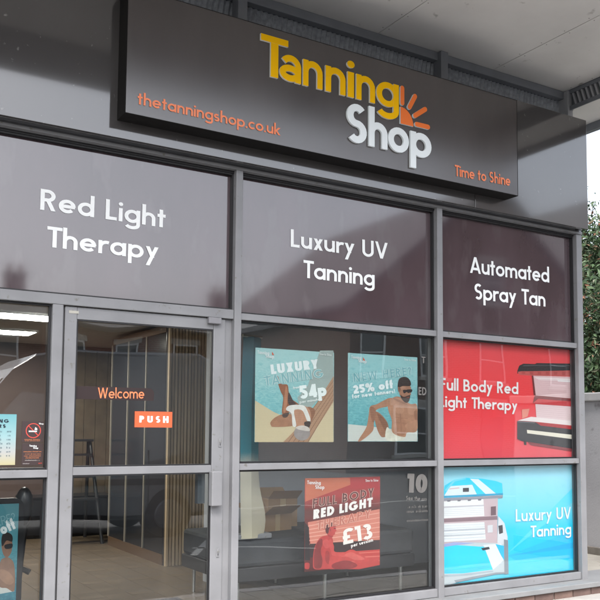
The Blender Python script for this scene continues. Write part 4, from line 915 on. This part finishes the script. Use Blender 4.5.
# waiting bench below the posters
t = thing('bench', 'long dark grey bench seat on thin steel legs behind the middle window', 'bench', (3.6, 5.85, 0.2)); FAB = mat('charcoal_fabric', (0.045, 0.047, 0.052), 0.8, var=0.15, vscale=10, bump=0.3, bscale=200)
for i in range(2): MB().box(2.72 + i * 0.845, 3.56 + i * 0.845, 5.42, 6.30, 0.50, 0.70, FAB, 0.03).build('seat_cushion', t)
MB().box(2.72, 4.40, 5.41, 6.31, 0.40, 0.499, mat('dark_bench_frame', (0.03, 0.03, 0.033), 0.5), 0.006).build('frame', t)
for x in (2.80, 3.56, 4.30):
    for yy in (5.47, 6.24): MB().tube((x, yy, 0.2), (x, yy, 0.401), 0.012, 0.016, LOCKM).build('leg', t)
adopt(t)
CARD = mat('brown_cardboard', (0.36, 0.22, 0.115), 0.8, var=0.08, vscale=5)
def carton(x, y, z, w, d, h, rz, lab):
    t = thing('cardboard_box', lab, 'box', (x, y, z), 'cardboard boxes on the bench'); g = MB()
    for (a, b, c, e) in ((-w, w, -d, -d + 0.006), (-w, w, d - 0.006, d), (-w, -w + 0.006, -d + 0.006, d - 0.006), (w - 0.006, w, -d + 0.006, d - 0.006)): g.box(a, b, c, e, 0, h, CARD)
    g.box(-w + 0.006, w - 0.006, -d + 0.006, d - 0.006, 0, 0.006, CARD); o = g.build('carton', t)
    for s in (-1, 1):
        f = MB(); f.face([(-w, s * d, h), (w, s * d, h), (w, s * (d + 0.11), h + 0.07), (-w, s * (d + 0.11), h + 0.07)], CARD); f.face([(-w, s * d, h + .004), (w, s * d, h + .004), (w, s * (d + 0.11), h + 0.074), (-w, s * (d + 0.11), h + 0.074)], CARD); f.build('flap', t)
    f = MB(); f.box(-0.025, 0.025, -d - 0.001, -d, 0, h, mat('packing_tape', (0.5, 0.36, 0.2), 0.3)); f.build('tape', t)
    t.rotation_euler.z = rad(rz)
carton(3.30, 5.92, 0.70, 0.15, 0.12, 0.13, 12, 'open cardboard box on the bench behind the dark red poster')
carton(3.52, 6.14, 0.70, 0.13, 0.11, 0.23, -8, 'taller cardboard box behind the open one on the bench')
# roller banner at the left edge of the middle window
t = thing('roller_banner', 'curved teal and cream banner at the left edge of the middle window', 'banner', (2.93, 5.42, 0.70))
bm_ = print_material('banner_print', ((0.0, (206, 196, 170)), (0.36, (220, 214, 198)), (0.42, (70, 160, 180)), (1.0, (60, 140, 160))), 2, 0.0, 1.5, noise=0.05, nscale=6)
g = MB(); rows = []
for i in range(25):
    f = i / 24; z = 0.71 + 1.48 * f; bul = 0.055 * math.exp(-((f - 0.09) / 0.12) ** 2); rows.append([(2.80, 5.42 + 0.03 * math.sin(f * 3), z), (2.88, 5.40 + 0.03 * math.sin(f * 3), z), (2.962 + bul, 5.44 + 0.03 * math.sin(f * 3), z)])
for r0, r1 in zip(rows[:-1], rows[1:]):
    for j in range(2): g.face([r0[j], r0[j + 1], r1[j + 1], r1[j]], bm_)
g.build('sheet', t, smooth=True); MB().tube((2.79, 5.415, 2.195), (2.97, 5.45, 2.195), 0.012, 0.012, LOCKM).build('top_rail', t); MB().box(2.77, 3.06, 5.42, 5.54, 0.7005, 0.74, ALU, 0.01).build('base', t); MB().tube((2.88, 5.47, 0.74), (2.88, 5.47, 2.19), 0.008, 0.008, LOCKM).build('pole', t); adopt(t)
# framed swing sign and a hooded stand inside the left window
t = thing('pavement_sign', 'rounded black framed display with a beach poster inside the lower left window', 'sign', (0.95, 5.5, 0.2))
BLK = mat('black_plastic', (0.012, 0.012, 0.014), 0.35)
fx0, fx1, fz0, fz1 = 0.66, 1.275, 0.36, 1.055
def rrect(x0, x1, z0, z1, r, n=5): return [(cx + r * math.cos(rad(a0 + 90 * i / n)), cz + r * math.sin(rad(a0 + 90 * i / n))) for (cx, cz, a0) in ((x1 - r, z1 - r, 0), (x0 + r, z1 - r, 90), (x0 + r, z0 + r, 180), (x1 - r, z0 + r, 270)) for i in range(n + 1)]
g = MB(); g.prism(rrect(fx0, fx1, fz0, fz1, 0.06), 'y', 5.50, 5.53, BLK); g.build('frame', t)
MB().box(fx0 + 0.04, fx1 - 0.035, 5.492, 5.499, fz0 + 0.05, fz1 - 0.035, water('sign_sea', 0.5, (30, 92, 112), (52, 124, 142), (88, 156, 168))).build('sheet', t)
a = Art.__new__(Art); a.root, a.Y, a.z, a.k, a.g, a.lo, a.hi = t, 5.492, zoom(0, 470, 4.615), 1, MB(), fx0 + 0.041, fx1 - 0.036
a.poly([(-60, 520), (0, 480), (62, 500), (66, 560), (0, 572), (-60, 575)], (196, 200, 196))
a.blob([(0, 430), (10, 410), (40, 404), (66, 440), (66, 556), (30, 545), (0, 540), (-30, 500)], (146, 110, 90)); a.blob([(10, 330), (54, 328), (52, 380), (30, 404), (12, 380)], (150, 110, 88)); a.blob([(6, 330), (12, 298), (34, 288), (56, 302), (56, 330), (30, 326), (12, 352)], (40, 34, 34)); a.blob([(22, 346), (56, 340), (54, 360), (26, 364)], (20, 20, 24)); a.blob([(0, 460), (40, 470), (66, 510), (40, 530), (0, 500)], (168, 128, 104))
a.done('printed_figure')
a.text('off', (10, 300), (76, 268), 11.5, (236, 246, 246), weight=0.26, sp=0.08); a.text('HERE?', (-40, 268), (74, 236), 9, (150, 196, 204), weight=0.09, sp=0.1); a.done('lettering')
for x in (fx0 + 0.12, fx1 - 0.12): MB().tube((x, 5.515, 0.36), (x, 5.515, 0.24), 0.018, 0.018, LOCKM).build('spring', t)
MB().box(fx0 + 0.02, fx1 - 0.02, 5.36, 5.68, 0.2005, 0.245, BLK, 0.015).build('base', t); adopt(t)
t = thing('hooded_stand', 'black upright stand with a rounded hood beside the framed poster', 'stand', (1.36, 5.85, 0.2))
g = MB(); bm2 = bmesh.new(); bmesh.ops.create_uvsphere(bm2, u_segments=16, v_segments=12, radius=1)
for v in bm2.verts: v.co = Vector((1.355 + v.co.x * 0.060, 5.85 + v.co.y * 0.07, 0.985 + v.co.z * (0.115 if v.co.z > 0 else 0.16)))
g.bm(bm2, BLK); g.build('hood', t, smooth=True)
g = MB()
for (p0, p1, r0, r1) in (((1.355, 5.85, 0.86), (1.34, 5.85, 0.60), 0.032, 0.024), ((1.34, 5.85, 0.60), (1.32, 5.85, 0.23), 0.024, 0.02)): g.tube(p0, p1, r0, r1, BLK)
g.build('pole', t); MB().tube((1.335, 5.85, 0.56), (1.40, 5.82, 0.525), 0.016, 0.02, BLK).build('pedal', t); MB().tube((1.32, 5.85, 0.2005), (1.32, 5.85, 0.235), 0.13, 0.11, BLK, 20).build('base', t); adopt(t)

# ================================================================== STREET BEHIND THE CAMERA (seen mirrored in the glass)
def van():
    X0, X1, Y0, Y1, G = 1.15, 5.35, -2.75, -0.85, ROADZ
    SIL = mat('silver_van_paint', (0.24, 0.245, 0.25), 0.22, metal=0.3, coat=0.8, var=0.03); TY = mat('tyre', (0.02, 0.02, 0.02), 0.8); RIM = mat('rim', (0.16, 0.16, 0.165), 0.4, metal=0.6)
    VG = mat('van_glass', (0.02, 0.025, 0.028), 0.03, spec=0.9, coat=1.0)
    t = thing('van', 'silver panel van parked facing left, mirrored in the door glass', 'van', (3.2, -1.8, G))
    prof = [(X0 + 0.05, 0.30), (X0, 0.55), (X0 + 0.06, 0.95), (X0 + 0.42, 1.16), (X0 + 1.22, 2.28), (X0 + 1.5, 2.48), (X0 + 2.0, 2.56), (X1 - 0.35, 2.58), (X1 - 0.10, 2.46), (X1 - 0.02, 1.3), (X1, 0.6), (X1 - 0.02, 0.30)]
    bm = bmesh.new(); secs = []
    for (y, k, dz) in ((Y0 + 0.10, 0.9, 0), (Y0, 1.0, 0), (Y1, 1.0, 0), (Y1 - 0.10, 0.9, 0)): secs.append((y, k))
    ys = [(Y0 + 0.16, 0.975), (Y0 + 0.05, 0.995), (Y0, 1.0)]; rings = []
    W = (Y1 - Y0) / 2; yc = (Y0 + Y1) / 2
    for s in (-1.0, -0.97, 0.97, 1.0):
        r = []
        for (x, z) in prof:
            tum = 0.0 if z < 1.2 else 0.13 * ((z - 1.2) / 1.4) ** 1.3
            inset = 0 if abs(s) == 1.0 else 0.035
            xx = x + (inset if x > 3.2 else -inset) * -1 * 0.6; zz = z + (0.03 if (inset and z > 2.2) else 0)
            r.append(bm.verts.new((xx, yc + s * (W - tum), G + zz)))
        rings.append(r)
    n = len(prof)
    for a, b in zip(rings[:-1], rings[1:]):
        for i in range(n): bm.faces.new((a[i], a[(i + 1) % n], b[(i + 1) % n], b[i]))
    bm.faces.new(rings[0]); bm.faces.new(rings[-1][::-1])
    g = MB(); g.bm(bm, SIL); g.build('body', t)
    def side_y(z): return Y1 - (0.13 * ((z - 1.2) / 1.4) ** 1.3 if z > 1.2 else 0)
    def panel(name, pts, m, off=0.004, parent=t):
        g = MB(); g.face([(x, side_y(z) + off, G + z) for x, z in pts], m); return g.build(name, parent)
    panel('side_window', [(X0 + 0.78, 1.22), (X0 + 1.75, 1.22), (X0 + 1.75, 1.95), (X0 + 1.32, 1.98)], mat('sky_pale_van_glass', (0.55, 0.62, 0.66), 0.06, metal=0.7, coat=1.0))  # pale blue colour stands in for sky reflected in the van's glass
    g = MB(); 
    g.face([(X0 + 0.475, Y0 + 0.22, G + 1.21), (X0 + 0.475, Y1 - 0.22, G + 1.21), (X0 + 1.16, Y1 - 0.26, G + 2.17), (X0 + 1.16, Y0 + 0.26, G + 2.17)], VG)
    g.mats[0] = mat('sky_pale_van_glass', (0.55, 0.62, 0.66), 0.06, metal=0.7, coat=1.0)  # same glass, with the reflected sky put into its colour
    o = g.build('windscreen', t); o.location = (-0.02, 0, 0.012)
    DK = mat('van_trim', (0.03, 0.03, 0.03), 0.6)
    for (za, zb) in ((0.30, 0.36), (0.72, 0.80)):
        g = MB(); g.box(X0 + 0.9, X1 - 0.05, Y1 - 0.01, Y1 + 0.014, G + za, G + zb, DK, 0.005); g.build('rubbing_strip', t)
    for x in (X0 + 1.85, X0 + 3.05): 
        g = MB(); g.box(x - 0.006, x + 0.006, Y1 - 0.12, Y1 + 0.003, G + 0.4, G + 1.2, DK); g.build('door_seam', t)
    g = MB(); g.box(X0 - 0.03, X0 + 0.25, Y0 + 0.02, Y1 - 0.02, G + 0.28, G + 0.52, DK, 0.03); g.build('bumper', t)
    for yy in (Y0 + 0.3, Y1 - 0.3): g = MB(); g.box(X0 - 0.01, X0 + 0.2, yy - 0.17, yy + 0.17, G + 0.72, G + 0.93, mat('headlamp', (0.7, 0.72, 0.74), 0.1, coat=1), 0.03); g.build('headlight', t)
    g = MB(); g.box(X0 + 0.95, X0 + 1.08, Y1 + 0.02, Y1 + 0.2, G + 1.2, G + 1.48, DK, 0.02); g.build('wing_mirror', t)
    for x in (X0 + 0.85, X1 - 0.85):
        for yy in (Y1 - 0.22, Y0 - 0.01):
            c = (x, yy, G + 0.335); g = MB(); g.tube(c, (x, yy + 0.23, G + 0.335), 0.335, 0.335, TY, 28); w = g.build('wheel', t); g = MB(); f = yy + 0.232 if yy > -2 else yy - 0.03; g.tube((x, f, G + 0.335), (x, f + 0.02, G + 0.335), 0.21, 0.19, RIM, 20); g.build('rim', w)
    adopt(t)
van()
RB = brick_material('red_brick', (0.26, 0.10, 0.065), (0.20, 0.075, 0.05), (0.30, 0.27, 0.24))
BB = brick_material('brown_brick', (0.19, 0.105, 0.075), (0.15, 0.08, 0.06), (0.26, 0.23, 0.2))
SLATE = mat('slate_roof', (0.075, 0.075, 0.085), 0.6, var=0.25, vscale=4, bump=0.4, bscale=12)
WP = mat('white_window_paint', (0.75, 0.75, 0.73), 0.5); STN = mat('pale_stone', (0.50, 0.47, 0.42), 0.8, var=0.1)
PGL = mat('house_glass', (0.03, 0.035, 0.04), 0.03, spec=0.8, coat=0.5)
def win(root, x, y, z, w, h):
    f = MB()
    for (a, b, c, d) in ((x - w / 2, x - w / 2 + 0.07, z, z + h), (x + w / 2 - 0.07, x + w / 2, z, z + h), (x - w / 2 + 0.07, x + w / 2 - 0.07, z, z + 0.07), (x - w / 2 + 0.07, x + w / 2 - 0.07, z + h - 0.07, z + h), (x - w / 2 + 0.07, x + w / 2 - 0.07, z + h / 2 - 0.03, z + h / 2 + 0.03)): f.box(a, b, y, y + 0.05, c, d, WP)
    f = f.build('window', root); MB().box(x - w / 2 + 0.07, x + w / 2 - 0.07, y + 0.006, y + 0.02, z + 0.07, z + h - 0.07, PGL).build('pane', f)
    MB().box(x - w / 2 - 0.12, x + w / 2 + 0.12, y, y + 0.12, z - 0.14, z - 0.003, STN).build('sill', f); MB().box(x - w / 2 - 0.12, x + w / 2 + 0.12, y, y + 0.06, z + h + 0.003, z + h + 0.22, STN).build('lintel', f)
def house(x0, w, yf, d, eave, ridge, wallm, label, wins, door_x=None, chim=None, rend=None, gable=False):
    t = thing('brick_house', label, 'house', (x0 + w / 2, yf - d / 2, ROADZ), 'houses across the street'); yb = yf - d
    MB().box(x0 + 0.004, x0 + w - 0.004, yb, yf, ROADZ - 0.05, eave, wallm).build('wall', t)
    g = MB()
    if gable:
        g.prism([(x0 - 0.25, eave - 0.1), (x0 + w / 2, ridge), (x0 + w + 0.25, eave - 0.1), (x0 + w + 0.25, eave + 0.1), (x0 + w / 2, ridge + 0.22), (x0 - 0.25, eave + 0.1)], 'y', yb, yf + 0.2, SLATE); rf = g.build('roof', t)
        g = MB(); g.prism([(x0 + 0.01, eave + 0.002), (x0 + w - 0.01, eave + 0.002), (x0 + w / 2, ridge - 0.05)], 'y', yb + 0.1, yf - 0.003, wallm); g.build('gable', t)
    else:
        ym = (yf + yb) / 2
        g.prism([(yf + 0.25, eave - 0.08), (ym, ridge), (yb - 0.25, eave - 0.08), (yb - 0.25, eave + 0.08), (ym, ridge + 0.18), (yf + 0.25, eave + 0.08)], 'x', x0 + 0.002, x0 + w - 0.002, SLATE); rf = g.build('roof', t)
        g = MB(); g.prism([(yf - 0.05, eave + 0.002), (yb + 0.05, eave + 0.002), (ym, ridge - 0.03)], 'x', x0 + 0.02, x0 + w - 0.02, wallm); g.build('gable', t)
        MB().box(x0, x0 + w, yf + 0.26, yf + 0.36, eave - 0.10, eave + 0.0, GASKET).build('gutter', t)
    if chim is not None:
        ym = (yf + yb) / 2; g = MB(); g.box(chim - 0.45, chim + 0.45, ym - 0.3, ym + 0.3, ridge - 0.7, ridge + 1.25, wallm); g.box(chim - 0.52, chim + 0.52, ym - 0.37, ym + 0.37, ridge + 1.252, ridge + 1.36, STN)
        for k in (-0.25, 0.25): g.tube((chim + k, ym, ridge + 1.36), (chim + k, ym, ridge + 1.75), 0.12, 0.10, mat('terracotta', (0.32, 0.13, 0.07), 0.8))
        g.build('chimney', rf)
    for wv in wins: win(t, wv[0], yf + 0.004, wv[1], wv[2], wv[3])
    if door_x is not None:
        dd = MB(); dd.box(door_x - 0.45, door_x + 0.45, yf + 0.003, yf + 0.06, ROADZ + 0.05, 2.05, rend or WP); dd = dd.build('door', t); MB().box(door_x - 0.5, door_x + 0.5, yf + 0.003, yf + 0.05, 2.053, 2.5, PGL).build('fanlight', dd); MB().box(door_x - 0.65, door_x + 0.65, yf + 0.002, yf + 0.1, 2.503, 2.75, STN).build('lintel', dd)
    adopt(t); return t
HY = -25.0
cols = (mat('door_blue', (0.03, 0.07, 0.16), 0.4), mat('door_red', (0.25, 0.03, 0.03), 0.4), mat('door_green', (0.03, 0.12, 0.07), 0.4), mat('door_black', (0.02, 0.02, 0.02), 0.4), mat('door_white', (0.6, 0.6, 0.58), 0.4))
nm = ('leftmost', 'second', 'third', 'fourth', 'fifth', 'last')
for i in range(6):
    x = -7.0 + i * 5.2
    house(x, 5.2, HY, 8.0, 5.9, 7.3, RB if i % 2 else BB, '%s terraced brick house of the row mirrored in the windows, counting from the van' % nm[i],
          [(x + 1.25, 3.75, 1.1, 1.6), (x + 3.75, 3.75, 1.1, 1.6), (x + 3.6, 0.75, 1.5, 1.7)], x + 1.1, x + 4.9 if i != 3 else None, cols[i % 5])
house(16.6, 14.0, -14.0, 12.0, 5.9, 11.4, BB, 'tall brown brick gabled building mirrored in the right hand panels', [(17.7, 3.5, 1.2, 1.7), (20.6, 3.5, 1.2, 1.7), (23.6, 3.4, 1.3, 1.8), (27.5, 3.4, 1.3, 1.8), (19.5, 0.6, 1.6, 1.8), (27.5, 0.6, 1.6, 1.8), (23.6, 6.6, 1.3, 1.7)], 23.6, None, cols[3], gable=True)
house(30.8, 9.0, -14.5, 11.0, 8.6, 13.5, RB, 'tall red brick gabled building next to the brown one across the street', [(33.0, 3.6, 1.3, 1.8), (37.4, 3.6, 1.3, 1.8), (33.0, 0.6, 1.5, 1.8), (35.3, 7.0, 1.2, 1.6)], 36.8, None, cols[0], gable=True)
tag(box('far_pavement', -40, 60, -24.8, -21.6, -0.05, 0.1, mat('far_paving', (0.28, 0.27, 0.26), 0.9, var=0.15, vscale=2)), kind='structure')

# ================================================================== TREE behind the boundary wall
def tree():
    bx, by = 10.9, 8.3
    t = thing('tree', 'dense evergreen tree with reddish leaf tips behind the grey wall', 'tree', (bx, by, ROADZ))
    BARK = mat('bark', (0.11, 0.085, 0.065), 0.9, var=0.3, vscale=8, bump=0.6, bscale=20)
    LV = [mat('leaf_%d' % i, c, 0.45, spec=0.4, var=0.2, vscale=2) for i, c in enumerate(((0.035, 0.065, 0.03), (0.055, 0.095, 0.04), (0.075, 0.12, 0.055), (0.20, 0.10, 0.06), (0.12, 0.13, 0.08)))]
    rnd = random.Random(3); g = MB(); g.tube((bx, by, ROADZ - 0.05), (bx - 0.1, by + 0.05, 1.3), 0.17, 0.13, BARK, 12); g.build('trunk', t, smooth=True)
    clumps = []
    for i in range(11):
        an = i * 2.4; r = rnd.uniform(0.7, 1.9); z = rnd.uniform(1.7, 4.7); e = Vector((bx + r * math.cos(an), by + r * math.sin(an), z)); g = MB(); s = Vector((bx - 0.1, by + 0.05, 1.2 + 0.15 * (i % 4)))
        m_ = s.lerp(e, 0.5) + Vector((0, 0, 0.2)); g.tube(s, m_, 0.07, 0.045, BARK, 8); g.tube(m_, e, 0.045, 0.015, BARK, 8); g.build('limb', t)
        clumps.append(e)
    for i in range(64):
        a, u = rnd.uniform(0, 6.283), rnd.uniform(-1, 1); k = rnd.uniform(0.55, 1.0); s_ = math.sqrt(1 - u * u)
        clumps.append(Vector((bx + 2.35 * k * s_ * math.cos(a), by + 2.35 * k * s_ * math.sin(a), 2.75 + 2.35 * k * u)))
    for i in range(34): clumps.append(Vector((bx + rnd.uniform(-1.9, 0.9), by + rnd.uniform(-1.9, 1.6), rnd.uniform(1.0, 3.4))))
    V, F, MI = [], [], []
    for ci, c in enumerate(clumps):
        cr = rnd.uniform(0.45, 0.8)
        for j in range(650):
            d = Vector((rnd.gauss(0, 1), rnd.gauss(0, 1), rnd.gauss(0, 1))).normalized(); rr = cr * (rnd.random() ** 0.45); p = c + d * rr
            n = (d + Vector((rnd.gauss(0, .6), rnd.gauss(0, .6), rnd.gauss(0, .6) + 0.4))).normalized(); u_ = n.orthogonal().normalized(); u_ = Matrix.Rotation(rnd.uniform(0, 6.28), 3, n) @ u_; w_ = n.cross(u_); L = rnd.uniform(0.035, 0.065); W = L * 0.38
            b = len(V); V += [p - u_ * L, p + w_ * W + n * 0.006, p + u_ * L - n * 0.01, p - w_ * W + n * 0.006]; F.append((b, b + 1, b + 2, b + 3))
            q = rnd.random(); MI.append(3 if (rr > cr * 0.82 and q < 0.20) else 4 if q < 0.12 else 0 if q < 0.45 else 1 if q < 0.8 else 2)
    me = bpy.data.meshes.new('crown'); me.from_pydata([tuple(v) for v in V], [], F)
    for m in LV: me.materials.append(m)
    me.polygons.foreach_set('material_index', MI); o = bpy.data.objects.new('crown', me); COL.objects.link(o); o.parent = t
    adopt(t); return t
t1_ = tree()
t2_ = copy_tree(t1_); t2_.location = (14.6, 11.4, ROADZ); t2_.rotation_euler.z = 2.1; t2_.scale = (1.15, 1.15, 0.92)
t2_['label'] = 'second evergreen tree half hidden behind the first one'; t1_['group'] = t2_['group'] = 'trees behind the grey wall'
